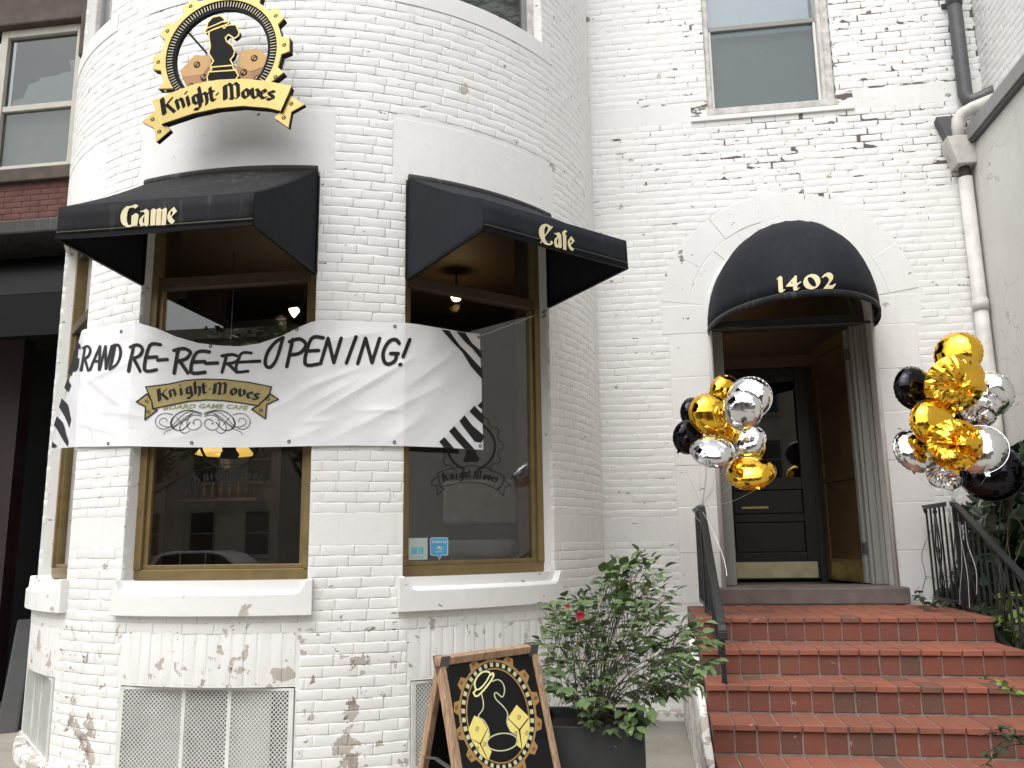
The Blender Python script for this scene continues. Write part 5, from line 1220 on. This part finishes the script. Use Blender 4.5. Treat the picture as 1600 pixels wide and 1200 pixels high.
# bare creeper stems on the painted stones
cr = MB()
for P in ([(1452,950),(1440,930),(1446,900),(1440,870),(1447,845),(1462,815)], [(1446,900),(1470,905),(1480,890)]): cr.tube(catmull([atY(x, y, FY-.006) for x, y in P], 4), .0018, 4, cap=False)
cr.build('creeper', 'stem', IV, fix=False)
def weed(nm, label, cat, pts, mt_, n, s0, s1, loc, grp=None):
    o = empty(nm, loc, label, cat, grp); me = [leaf_mesh('leaf', mt_, ROSE, .2, .3)]; st = MB(); lms = []
    for q in pts:
        q = np.array(q); b = np.array(loc)+np.array([rr.uniform(-.03, .03), rr.uniform(-.03, .03), 0]); mid = (q+b)/2+np.array([0, 0, .04]); C_ = catmull([b, mid, q], 5); st.tube(C_, .0028, 4, cap=False)
        for k in range(n):
            c = np.array(C_[min(len(C_)-1, 3+int(rr.random()*(len(C_)-3)))]); d = np.array([rr.uniform(-1, 1), rr.uniform(-1, .4), rr.uniform(-.4, .7)]); lms.append(frame_at(Vector(c), d, rr.uniform(-.6, .6)) @ Matrix.Scale(rr.uniform(s0, s1), 4))
    st.build('stem', 'stem', o, fix=False); foliage(o, me, lms, 40); return o
weed('climbing_plant', 'lime green leafy shoot growing through the right-hand railing', 'plant', [atX(x, y, 2.42) for x, y in ((1548,925),(1560,945),(1575,930),(1590,950),(1600,935),(1585,970),(1555,960))], 'lime_leaf', 9, .05, .085, tuple(atX(1598, 1010, 2.45)))
weed('weed', 'small dark weed growing where the door stones meet the landing', 'plant', [(atX(x, y, 2.22)) for x, y in ((1425,930),(1440,935),(1470,938),(1490,945),(1432,922))], 'ivy_leaf', 6, .04, .075, tuple(atZ(1450, 956, .95)))
weed('trailing_weed', 'trailing green stem hanging over the lowest brick steps at the right', 'plant', [atX(x, y, 1.72) for x, y in ((1530,1150),(1545,1175),(1555,1140),(1540,1195),(1575,1160))], 'ivy_leaf', 7, .03, .055, tuple(atX(1606, 1165, 1.80)))
weed('grassy_weed', 'thin yellowish weed beside the middle steps at the right', 'plant', [atX(x, y, 1.86) for x, y in ((1545,1065),(1560,1075),(1530,1060),(1575,1085))], 'lime_leaf', 5, .03, .05, tuple(atX(1606, 1100, 1.93)))

# ============================================================ FOIL BALLOONS
def balloon_mesh(seed, col, crumple=0.0):
    r = np.random.default_rng(seed); n, m = 56, 9; V, Fc = [], []; ph = r.uniform(0, 6.28, 6)
    nw = int(r.integers(22, 30))
    for side in (-1, 1):
        for j in range(m):
            f = j/(m-1)                      # 0 centre .. 1 rim
            for i in range(n):
                t = 2*math.pi*i/n; R_ = 1+.012*math.sin(nw*t+ph[0]); w_ = .030*f**4*math.sin(nw*t+ph[0])+.018*f**3*math.sin(11*t+ph[1])
                h = .52*(1-f**2.6)**.62
                if crumple: h *= 1-crumple*(.5+.5*math.sin(3*t+ph[2]+4*f)); w_ += crumple*.16*(math.sin(5*t+ph[3]+7*f)*math.sin(4*f+ph[4]))
                V.append((R_*f*math.cos(t), side*(h+w_*(1 if f < .999 else 0))*1.0, R_*f*math.sin(t)))
        b = 0 if side < 0 else n*m
        for j in range(m-1):
            for i in range(n): i2 = (i+1) % n; Fc.append((b+j*n+i, b+j*n+i2, b+(j+1)*n+i2, b+(j+1)*n+i))
    me = bpy.data.meshes.new('envelope'); me.from_pydata(V, [], Fc); bm = bmesh.new(); bm.from_mesh(me); bmesh.ops.remove_doubles(bm, verts=bm.verts, dist=.0005); bmesh.ops.recalc_face_normals(bm, faces=bm.faces)
    if crumple:
        for v in bm.verts: v.co += Vector((0, .05*crumple*math.sin(9*v.co.x+5*v.co.z+ph[5]), 0))
    bm.to_mesh(me); bm.free()
    for p in me.polygons: p.use_smooth = crumple < .3
    me.materials.append(M[col]); return me
tail_me = MB().add([(-.10, 0, -.98), (.10, 0, -.98), (.07, .02, -1.16), (-.07, -.02, -1.16)], [(0, 1, 2, 3)])
rim_pts = [(1.012*math.cos(2*math.pi*i/40), 0, 1.012*math.sin(2*math.pi*i/40)) for i in range(41)]
def balloon(px, py, r, Y, col, tilt, turn, spin, label, group, knot, crumple=0.0, seed=0):
    p = atY(px, py, Y); R_ = r*np.linalg.norm(p-CAM)/FPX*.985
    o = empty('foil_balloon', tuple(p), label, 'balloon', group)
    rot = Matrix.Rotation(rad(turn), 4, 'Z') @ Matrix.Rotation(rad(tilt), 4, 'X') @ Matrix.Rotation(rad(spin), 4, 'Y'); mw = rot @ Matrix.Scale(R_, 4)
    def part(nm, me):
        q = bpy.data.objects.new(nm, me); COL.objects.link(q); q.parent = o; q.matrix_local = mw; return q
    part('envelope', balloon_mesh(seed+px, 'foil_'+col, crumple))
    me = bpy.data.meshes.new('seam'); m = MB().tube(rim_pts, .006, 5, cap=False); me.from_pydata(m.v, [], m.f); me.materials.append(M['foil_'+col]); part('seam', me)
    me = bpy.data.meshes.new('tail'); me.from_pydata(tail_me.v, [], tail_me.f); me.materials.append(M['foil_'+col]); part('tail', me)
    e = p+np.array(rot @ Vector((0, 0, -1.1*R_))); MB().tube(catmull([e, e*.5+np.array(knot)*.5+np.array([.02, 0, -.03]), knot], 5), .0012, 4, cap=False).build('string', 'ribbon_white', o, fix=False)
gl = 'balloon bunch tied to the left railing'; gr = 'balloon bunch tied to the right railing'
kl = np.array([.475, 6.9, 1.75]); kr = np.array([2.355, 6.95, 1.75])
for a in ((1134, 614, 28, 6.85, 'gold', 5, 25, 0, 'gold foil balloon peeking out at the top back of the left bunch', 0),
          (1171, 622, 34, 6.62, 'silver', -8, -18, 20, 'silver foil balloon at the top right of the left bunch', 0),
          (1109, 647, 33, 6.45, 'gold', -4, 14, 10, 'large gold foil balloon at the upper left of the left bunch', 0),
          (1160, 641, 31, 6.28, 'silver', 10, -22, 0, 'silver foil balloon in front, below the topmost silver one, left bunch', 0),
          (1084, 646, 25, 6.80, 'black', 0, 35, 0, 'black foil balloon mostly hidden behind the large gold one, left bunch', 0),
          (1075, 683, 27, 6.52, 'black', 10, 30, 35, 'black foil balloon at the far left of the left bunch', 0),
          (1114, 706, 35, 6.22, 'silver', -50, 8, 5, 'flattened silver foil balloon at the lower left of the left bunch', 0),
          (1166, 690, 30, 6.50, 'silver', -32, -25, 15, 'silver foil balloon at the right middle of the left bunch', 0),
          (1168, 702, 26, 6.72, 'gold', -20, -20, 0, 'gold foil balloon behind the right middle silver one, left bunch', 0),
          (1140, 682, 21, 6.55, 'gold', 20, 5, 0, 'small crumpled gold foil balloon at the centre of the left bunch', .6),
          (1173, 738, 37, 6.38, 'gold', -48, -10, -14, 'gold foil balloon at the bottom of the left bunch', 0)):
    balloon(*a[:9], gl, kl, a[9], 3)
for a in ((1497, 553, 32, 6.70, 'gold', -5, -30, 0, 'smooth gold foil balloon at the very top of the right bunch', 0),
          (1492, 600, 42, 6.32, 'gold', 22, 6, 0, 'big wrinkled gold foil balloon under the top one, right bunch', .35),
          (1428, 607, 32, 6.55, 'black', 0, 22, 0, 'black foil balloon at the upper left of the right bunch', 0),
          (1457, 661, 34, 6.30, 'gold', -6, 16, 0, 'gold foil balloon at the left middle of the right bunch', 0),
          (1546, 616, 31, 6.62, 'silver', 10, -32, 20, 'silver foil balloon at the upper right of the right bunch', .25),
          (1431, 705, 34, 6.42, 'silver', -20, 20, 25, 'silver foil balloon at the lower left of the right bunch', 0),
          (1530, 702, 36, 6.30, 'silver', -18, -22, -10, 'silver foil balloon at the lower right of the right bunch', 0),
          (1492, 695, 36, 6.14, 'gold', 10, -8, 0, 'crumpled gold foil balloon at the lower front of the right bunch', .75),
          (1475, 745, 24, 6.45, 'silver', -40, 8, 0, 'small silver foil balloon at the bottom of the right bunch', .3),
          (1548, 737, 41, 6.50, 'black', -10, -24, 0, 'large black foil balloon at the bottom right of the right bunch', 0),
          (1500, 652, 24, 6.75, 'black', 0, 0, 0, 'black foil balloon hidden at the centre of the right bunch', 0),
          (1528, 645, 24, 6.52, 'silver', 30, -30, 0, 'crumpled silver foil balloon at the right middle of the right bunch', .6)):
    balloon(*a[:9], gr, kr, a[9], 9)
RBk = empty('balloon_ribbon', tuple(kr), 'curly pale ribbon hanging from the right-hand railing post', 'ribbon')
for P in ([(1497,815),(1505,860),(1512,900),(1515,950)], [(1500,815),(1503,880),(1500,920),(1500,945)], [(1508,815),(1512,850),(1525,890),(1526,928)]): MB().tube(catmull([atX(x, y, 2.32) for x, y in P], 5), .0022, 4).build('strand', 'ribbon_white', RBk, fix=False)
MB().tube([kr+np.array([-.03, 0, 0]), kr+np.array([-.045, -.04, -.05]), kr+np.array([-.03, -.03, -.16])], .012, 5).build('knot', 'ribbon_white', RBk)
RBl = empty('balloon_ribbon', tuple(kl), 'thin white ribbon tied round the top of the left railing', 'ribbon')
for P in ([(1090,793),(1086,805),(1094,815)], [(1105,700),(1102,750),(1098,790)], [(1098,800),(1112,825),(1130,870),(1136,900)]): MB().tube(catmull([atX(x, y, .468) for x, y in P], 5), .0022, 4).build('strand', 'ribbon_white', RBl, fix=False)

# ============================================================ WINDOW STICKERS AND GLASS PRINT
def glassfn(c, k): 
    n = (math.sin(rad(c)), -math.cos(rad(c)), 0); p = on_win(c, WR-.034+k, 0, 2)
    return lambda x, y: tuple(atP(x, y, p, n))
gs = crop(620, 820, 16)
def gflat(nm, polys, mt, k, par, holes=(), c=45): return flat_mesh(MB(), polys, holes, glassfn(c, k)).build(nm, mt, par)
s1 = empty('window_sticker', glassfn(45, .001)(652, 858), 'pale green square sticker with two blue squares in the right shop window', 'sticker')
gflat('card', [gs([(290,335),(768,325),(768,868),(288,885)])], 'sticker_pale', .0008, s1); gflat('squares', [gs([(370,565),(510,562),(510,732),(372,735)]), gs([(540,560),(672,558),(672,728),(540,730)])], 'sticker_sky', .0016, s1)
V, Fc = txt('LevelUp', 105); MB().add([glassfn(45, .0016)(*gs([(515+v[0]*.92, 830-v[1]*.9)])[0]) for v in V], Fc).build('lettering', 'sticker_sky', s1)
s2 = empty('window_sticker', glassfn(45, .001)(686, 858), 'blue speech-bubble Review Us sticker with an owl in the right shop window', 'sticker')
bub = [(870,318),(1245,316),(1282,350),(1282,735),(1240,768),(1120,768),(1065,885),(1010,772),(880,780),(835,745),(830,355)]
cx_, cy_ = 1057, 545
gflat('border', [gs(bub)], 'sticker_white', .0008, s2); gflat('bubble', [gs([(cx_+(x-cx_)*.93, cy_+(y-cy_)*.93) for x, y in bub])], 'sticker_blue', .0014, s2)
V, Fc = txt('REVIEW US', 82, 2); MB().add([glassfn(45, .002)(*gs([(1055+v[0]*.86, 455-v[1]*.95)])[0]) for v in V], Fc).build('lettering', 'sticker_white', s2)
gflat('owl', [gs(ell(1030, 580, 36, 36, 0, 16)), gs(ell(1098, 580, 36, 36, 0, 16)), gs([(1000,545),(1063,520),(1130,545),(1063,600)])], 'sticker_white', .002, s2)
gflat('owl_eyes', [gs(ell(1030, 580, 20, 20, 0, 12)), gs(ell(1098, 580, 20, 20, 0, 12)), gs([(1054,590),(1074,590),(1064,612)]), gs([(985,538),(1063,512),(1143,538),(1140,548),(1063,525),(988,548)])], 'print_black', .0026, s2)
gflat('owl_pupils', [gs(ell(1030, 580, 10, 10, 0, 10)), gs(ell(1098, 580, 10, 10, 0, 10))], 'sticker_white', .0032, s2)
V, Fc = txt('tripadvisor', 52); MB().add([glassfn(45, .002)(*gs([(1060+v[0]*.85, 680-v[1])])[0]) for v in V], Fc).build('lettering', 'sticker_white', s2)
# faint dark logo on each pane
glass('print_film', (.30, .28, .24), .02, .2)
def glass_logo(c, cf_, xs, kb_, H, rib, tails, gc, gr_, label):
    g = empty('glass_logo', glassfn(c, .001)(*cf_([gc])[0]), label, 'logo', 'dark logos printed on the shop windows')
    ol_ = []
    for P in [rib]+tails:
        P = cf_(P+[P[0]])
        for p, q in zip(P[:-1], P[1:]): ol_ += pen([p, q], round_nib(.55, 5))
    gp = [(gc[0]+(x)*gr_, gc[1]-z*gr_) for x, z in gear(0, 0, 1.0, 1.13, 12, rad(2))]; gp = [q for q in gp]
    for p, q in zip(gp, gp[1:]+gp[:1]):
        if p[1] < kb_(p[0])-H*.9 or abs(p[0]-gc[0]) > gr_*1.2: ol_ += pen(cf_([p, q]), round_nib(.5, 5))
    ring = [(gc[0]+gr_*.84*math.cos(2*math.pi*i/60), gc[1]-gr_*.84*math.sin(2*math.pi*i/60)) for i in range(61)]
    for p, q in zip(ring[:-1], ring[1:]):
        if p[1] < kb_(p[0])-H: ol_ += pen(cf_([p, q]), round_nib(gr_*.04/(cf_([(1, 0)])[0][0]-cf_([(0, 0)])[0][0])**-1, 5))
    gflat('outline', ol_, 'print_black', .0008, g, (), c)
    gflat('lettering', knight_moves(cf_, xs, kb_, H, .9), 'print_black', .0008, g, (), c)
    kx, ky = gc; k_ = gr_/450
    gflat('knight_print', [cf_([(kx+(x-720)*k_, ky+(y-420)*k_) for x, y in KB]), cf_([(kx+(x-720)*k_, ky+(y-420)*k_) for x, y in KH])], 'print_black', .0008, g, (), c)
    return g
c1 = crop(630, 640, 7.5); kq = lambda x: np.interp(x, [470, 600, 750, 900, 1100], [848, 818, 800, 812, 860])
glass_logo(45, c1, [470, 560, 620, 660, 708, 756, 790, 826, 930, 978, 1026, 1062], kq, 112, [(405,740),(550,690),(800,655),(1000,690),(1190,780),(1150,900),(1100,935),(950,870),(800,845),(640,860),(440,910)], [[(410,780),(325,850),(350,890),(395,890),(405,1000),(485,930),(440,905)], [(1185,815),(1250,885),(1190,915),(1175,1010),(1105,940),(1150,905)]], (800, 430), 330, 'faint dark gear logo on the pane of the right shop window')
c2 = crop(230, 690, 6); kq2 = lambda x: np.interp(x, [440, 600, 750, 900, 1100], [395, 362, 345, 348, 380])
glass_logo(0, c2, [440, 535, 600, 640, 690, 742, 778, 815, 925, 985, 1038, 1080], kq2, 108, [(380,300),(600,232),(800,215),(950,225),(1130,290),(1090,400),(900,365),(750,360),(580,395),(420,440)], [[(385,340),(330,470),(400,440)], [(1130,310),(1190,420),(1095,400)]], (770, -20), 330, 'faint dark gear logo on the pane of the left shop window')
# ============================================================ INSIDE THE SHOP
def point(loc, e, c, r=.05, nm='lamp_light', par=None):
    l = bpy.data.lights.new(nm, 'POINT'); l.energy = e; l.color = c; l.shadow_soft_size = r; o = bpy.data.objects.new(nm, l); COL.objects.link(o); o.location = loc
    if par: o.parent = par; o.location = Vector(loc)-ORG[par.name]
gp = np.array(atY(713, 462, 8.2)); CL = empty('ceiling_lamp', tuple(gp), 'small glowing ceiling lamp seen through the right shop window', 'lamp')
MB().lathe(gp, [(.002, -.06), (.035, -.05), (.055, -.02), (.06, 0)], 16).build('globe', 'bulb_warm', CL, smooth=True); MB().lathe(gp, [(.07, .001), (.07, .02), (.01, .06), (.01, max(.07, 4.25-gp[2]))], 12).build('fitting', 'interior_dark', CL)
point(gp+np.array([0, 0, -.12]), 3.5, (1, .62, .30), par=CL)
gp = np.array(atY(456, 489, 7.4)); SL = empty('spot_lamp', tuple(gp), 'tilted glowing spot lamp seen in the upper left shop window', 'lamp')
MB().tube([gp, gp+np.array([.05, .03, .04])], [.05, .025], 14).build('reflector', 'bulb_pale', SL); MB().tube([gp+np.array([.05, .03, .04]), gp+np.array([.10, .06, .12]), (gp[0]+.10, gp[1]+.06, 4.25)], .012, 6).build('arm', 'interior_dark', SL)
point(gp+np.array([-.08, -.06, -.08]), 3, (1, .8, .5), par=SL)
gp = np.array(atY(352, 700, 7.3)); PL = empty('pendant_lamp', tuple(gp), 'brass pendant lamp glowing behind the left shop window', 'lamp')
MB().lathe(gp, [(.26, -.06), (.25, -.05), (.18, .04), (.05, .10), (.02, .12)], 24).build('lamp_shade', 'shade_glow', PL, smooth=True); MB().lathe(gp, [(.001, -.10), (.04, -.08), (.05, -.03), (.03, .02)], 12).build('bulb', 'bulb_warm', PL, smooth=True); MB().tube([gp+np.array([0, 0, .12]), (gp[0], gp[1], 4.25)], .006, 5).build('cord', 'interior_dark', PL)
point(gp+np.array([0, 0, -.14]), 1.5, (1, .66, .28), par=PL)
point((DXC-.35, FY+.85, 4.0), .3, (1, .68, .32), par=VL)
SH = empty('bottle_shelf', tuple(atY(345, 778, 7.9)), 'dark wall shelf of small bottles behind the left shop window', 'shelf'); sp0 = np.array(atY(345, 776, 7.9))
MB().box(sp0[0]-.42, sp0[0]+.42, 7.8, 8.05, sp0[2]-.05, sp0[2]-.02).build('board', 'interior_wood', SH)
for k in range(9): x = sp0[0]-.36+k*.09; MB().lathe((x, 7.9, sp0[2]-.0195), [(.022, 0), (.022, .09), (.009, .13), (.009, .17)], 8).build('bottle', random.choice(['interior_dark', 'interior_dark', 'brass', 'interior_wood']), SH, smooth=True)
CB = empty('display_cabinet', (-2.6, 8.0, 1.0), 'tall black display cabinet inside the left shop window', 'cabinet'); c0 = atY(352, 520, 8.0); c1_ = atY(448, 520, 8.0)
MB().box(c0[0], c1_[0], 7.98, 8.5, 1.0, 3.78).build('carcass', 'interior_dark', CB, bevel=.01); MB().box(c0[0]+.04, c1_[0]-.02, 7.74, 7.9795, 3.34, 3.36).build('shelf', 'interior_wood', CB)
hp = np.array(atY(388, 512, 7.85)); HT = empty('display_hat', tuple(hp), 'brown felt hat on the cabinet shelf behind the left window', 'hat')
hz = 3.3605; MB().lathe((hp[0], 7.86, hz), [(.14, 0), (.14, .012), (.09, .02)], 20).build('brim', 'interior_wood', HT, smooth=True); MB().lathe((hp[0], 7.86, hz+.0205), [(.088, 0), (.08, .09), (.06, .11), (.01, .10)], 20).build('crown', 'panel_beige', HT, smooth=True)
for k, (xa, xb, mt, lb) in enumerate(((262, 304, 'interior_brown', 'red-brown wall panel lit by a lamp behind the left window'), (306, 350, 'interior_tan', 'tan wall panel beside the cabinet behind the left window'))):
    a, b = atY(xa, 500, 8.3), atY(xb, 500, 8.3); tag(MB().box(a[0], b[0], 8.3, 8.34, 1.0, 4.25).build('wall_panel', mt), lb, 'panel')
a, b = atY(772, 600, 7.55), atY(845, 600, 7.55); tag(MB().box(-1.0, -.47, 7.42, 7.46, 1.0, 3.5).build('reflection_panel', 'slab_grey'), 'added grey panel standing in for a reflection in the right shop window', 'panel')  # invented panel: its grey imitates the side wall mirrored in the pane
AC = empty('reflection_seat', (-1.5, 7.4, 1.0), 'added pale seat standing in for reflections in the right shop window', 'seat')  # invented seat: its pale blocks imitate bright reflections in the glass
MB().box(-1.75, -1.05, 7.1, 7.6, 1.0, 1.38).build('base', 'interior_wood', AC, bevel=.02); MB().box(-1.74, -1.06, 7.08, 7.55, 1.3805, 1.52).build('cushion', 'cushion', AC, bevel=.05, seg=4); MB().box(-1.74, -1.06, 7.5, 7.62, 1.66, 2.05).build('backrest', 'cushion', AC, bevel=.04, seg=4)

# ============================================================ ACROSS THE STREET (seen in the glass and in the foil)
def house(x0, x1, H, mt, label, wx, seed):
    o = empty('street_house', ((x0+x1)/2, -26, 0), label, 'building', 'houses across the road'); r = random.Random(seed); yF = -26.0
    MB().box(x0, x1, -35, yF-.002, 0, H).build('wall', mt, o); MB().box(x0-.1, x1+.1, -35, yF+.35, H+.001, H+.5).build('cornice', mt, o); MB().box(x0, x1, yF, yF+.12, 0, .9).build('plinth', 'opp_stone', o)
    n = max(2, int((x1-x0)/2.3)); st = (x1-x0)/n
    for fl in range(int(H/3.3)):
        for i in range(n):
            xc = x0+st*(i+.5); z0 = 1.2+fl*3.3; wv = MB().box(xc-.55, xc+.55, yF, yF+.02, z0, z0+1.9).build('window', 'opp_glass', o)
            for b_ in ((xc-.62, xc-.551, yF, yF+.06, z0-.05, z0+1.95), (xc+.551, xc+.62, yF, yF+.06, z0-.05, z0+1.95), (xc-.55, xc+.55, yF+.021, yF+.06, z0+.92, z0+.98)): MB().box(*b_).build('frame', 'mullion_pale', wv)
            MB().box(xc-.7, xc+.7, yF, yF+.14, z0-.17, z0-.051).build('sill', 'opp_stone', wv)
for x0, x1, H, mt, lb, sd in ((-42, -29.1, 12.5, 'opp_brick', 'red brick house across the road, reflected at the left', 1), (-29, -13.1, 11.2, 'opp_stone', 'pale stone house across the road, reflected in the left window', 2), (-13, -3.1, 12.2, 'opp_brick', 'brick house across the road, opposite the door', 3), (-3, 7.9, 11.0, 'opp_stone', 'stone house across the road, right of the brick one', 4), (8, 20, 12.4, 'opp_brick', 'last brick house across the road, far right', 5)): house(x0, x1, H, mt, lb, 0, sd)
def tree(x, y, H, R_, label, seed):
    o = empty('street_tree', (x, y, 0), label, 'tree', 'street trees along the kerb'); r = random.Random(seed); t = MB(); t.tube([(x, y, -.1), (x+.05, y, 1.5), (x-.05, y+.05, H*.5), (x, y, H*.8)], [.22, .18, .14, .06], 10)
    for k in range(9): a = r.uniform(0, 6.28); z = H*r.uniform(.35, .65); t.tube([(x, y, z), (x+R_*.5*math.cos(a), y+R_*.5*math.sin(a), z+R_*.35), (x+R_*.85*math.cos(a), y+R_*.85*math.sin(a), z+R_*.6)], [.07, .045, .015], 6)
    t.build('trunk', 'bark', o, smooth=True); m = MB(); cls = [(r.gauss(0, .42), r.gauss(0, .42), r.gauss(0, .36)) for _ in range(70)]
    for c in cls:
        for k in range(38):
            p = np.array([x, y, H*.78])+np.array(c)*R_+np.array([r.gauss(0, .3), r.gauss(0, .3), r.gauss(0, .22)]); d = np.array([r.uniform(-1, 1), r.uniform(-1, 1), r.uniform(-.6, .6)]); d /= np.linalg.norm(d); s = np.cross(d, [r.uniform(-1, 1), r.uniform(-1, 1), .5]); s /= np.linalg.norm(s); L = r.uniform(.07, .13)
            m.add([p-d*L, p+s*L*.5, p+d*L, p-s*L*.5], [(0, 1, 2, 3)])
    m.build('crown', 'tree_leaf', o, fix=False)
tree(-6.5, -5.8, 6.6, 2.1, 'street tree on the near kerb, reflected in the left window', 3); tree(8.5, -5.8, 6.8, 2.2, 'street tree on the near kerb, right of the steps', 4); tree(-20.5, -21.4, 8.0, 2.6, 'street tree on the far kerb in front of the stone house', 5)
# parked white estate car
CX_, CYc = -15.2, -18.6
CR = empty('parked_car', (CX_, CYc, -.13), 'white parked estate car reflected in the left shop window', 'car')
side = [(-2.25, .35), (-2.28, .75), (-2.1, 1.0), (-1.75, 1.42), (-1.2, 1.53), (.2, 1.54), (.75, 1.42), (1.35, 1.02), (2.1, .90), (2.28, .72), (2.3, .36)]
solid_mesh(MB(), [side], [], lambda x, z, d: (CX_+x, CYc-.88+d, -.13+z), 1.76).build('body', 'car_white', CR, bevel=.06, seg=3)
for s in (-1, 1):
    yy = CYc+s*.883
    for P in ([(-1.85, 1.05), (-1.6, 1.36), (-.9, 1.44), (-.9, 1.05)], [(-.84, 1.05), (-.84, 1.44), (.05, 1.45), (.05, 1.05)], [(.11, 1.05), (.11, 1.45), (.62, 1.38), (1.1, 1.06)]): solid_mesh(MB(), [P], [], lambda x, z, d: (CX_+x, yy+s*d, -.13+z), .006).build('side_window', 'car_glass', CR)
    for wx in (-1.45, 1.45):
        wv = MB().tube([(CX_+wx, yy-s*.12, .20), (CX_+wx, yy+s*.015, .20)], .33, 24).build('wheel', 'rubber', CR); MB().tube([(CX_+wx, yy+s*.0155, .20), (CX_+wx, yy+s*.025, .20)], .2, 20).build('rim', 'zinc', wv)
    MB().box(CX_+2.22, CX_+2.325, CYc+s*.55-.18, CYc+s*.55+.18, .46, .60).build('headlight', 'sticker_white', CR, bevel=.02); MB().box(CX_-2.32, CX_-2.2, CYc+s*.68-.1, CYc+s*.68+.1, .62, .85).build('tail_light', 'rose_red', CR, bevel=.02)
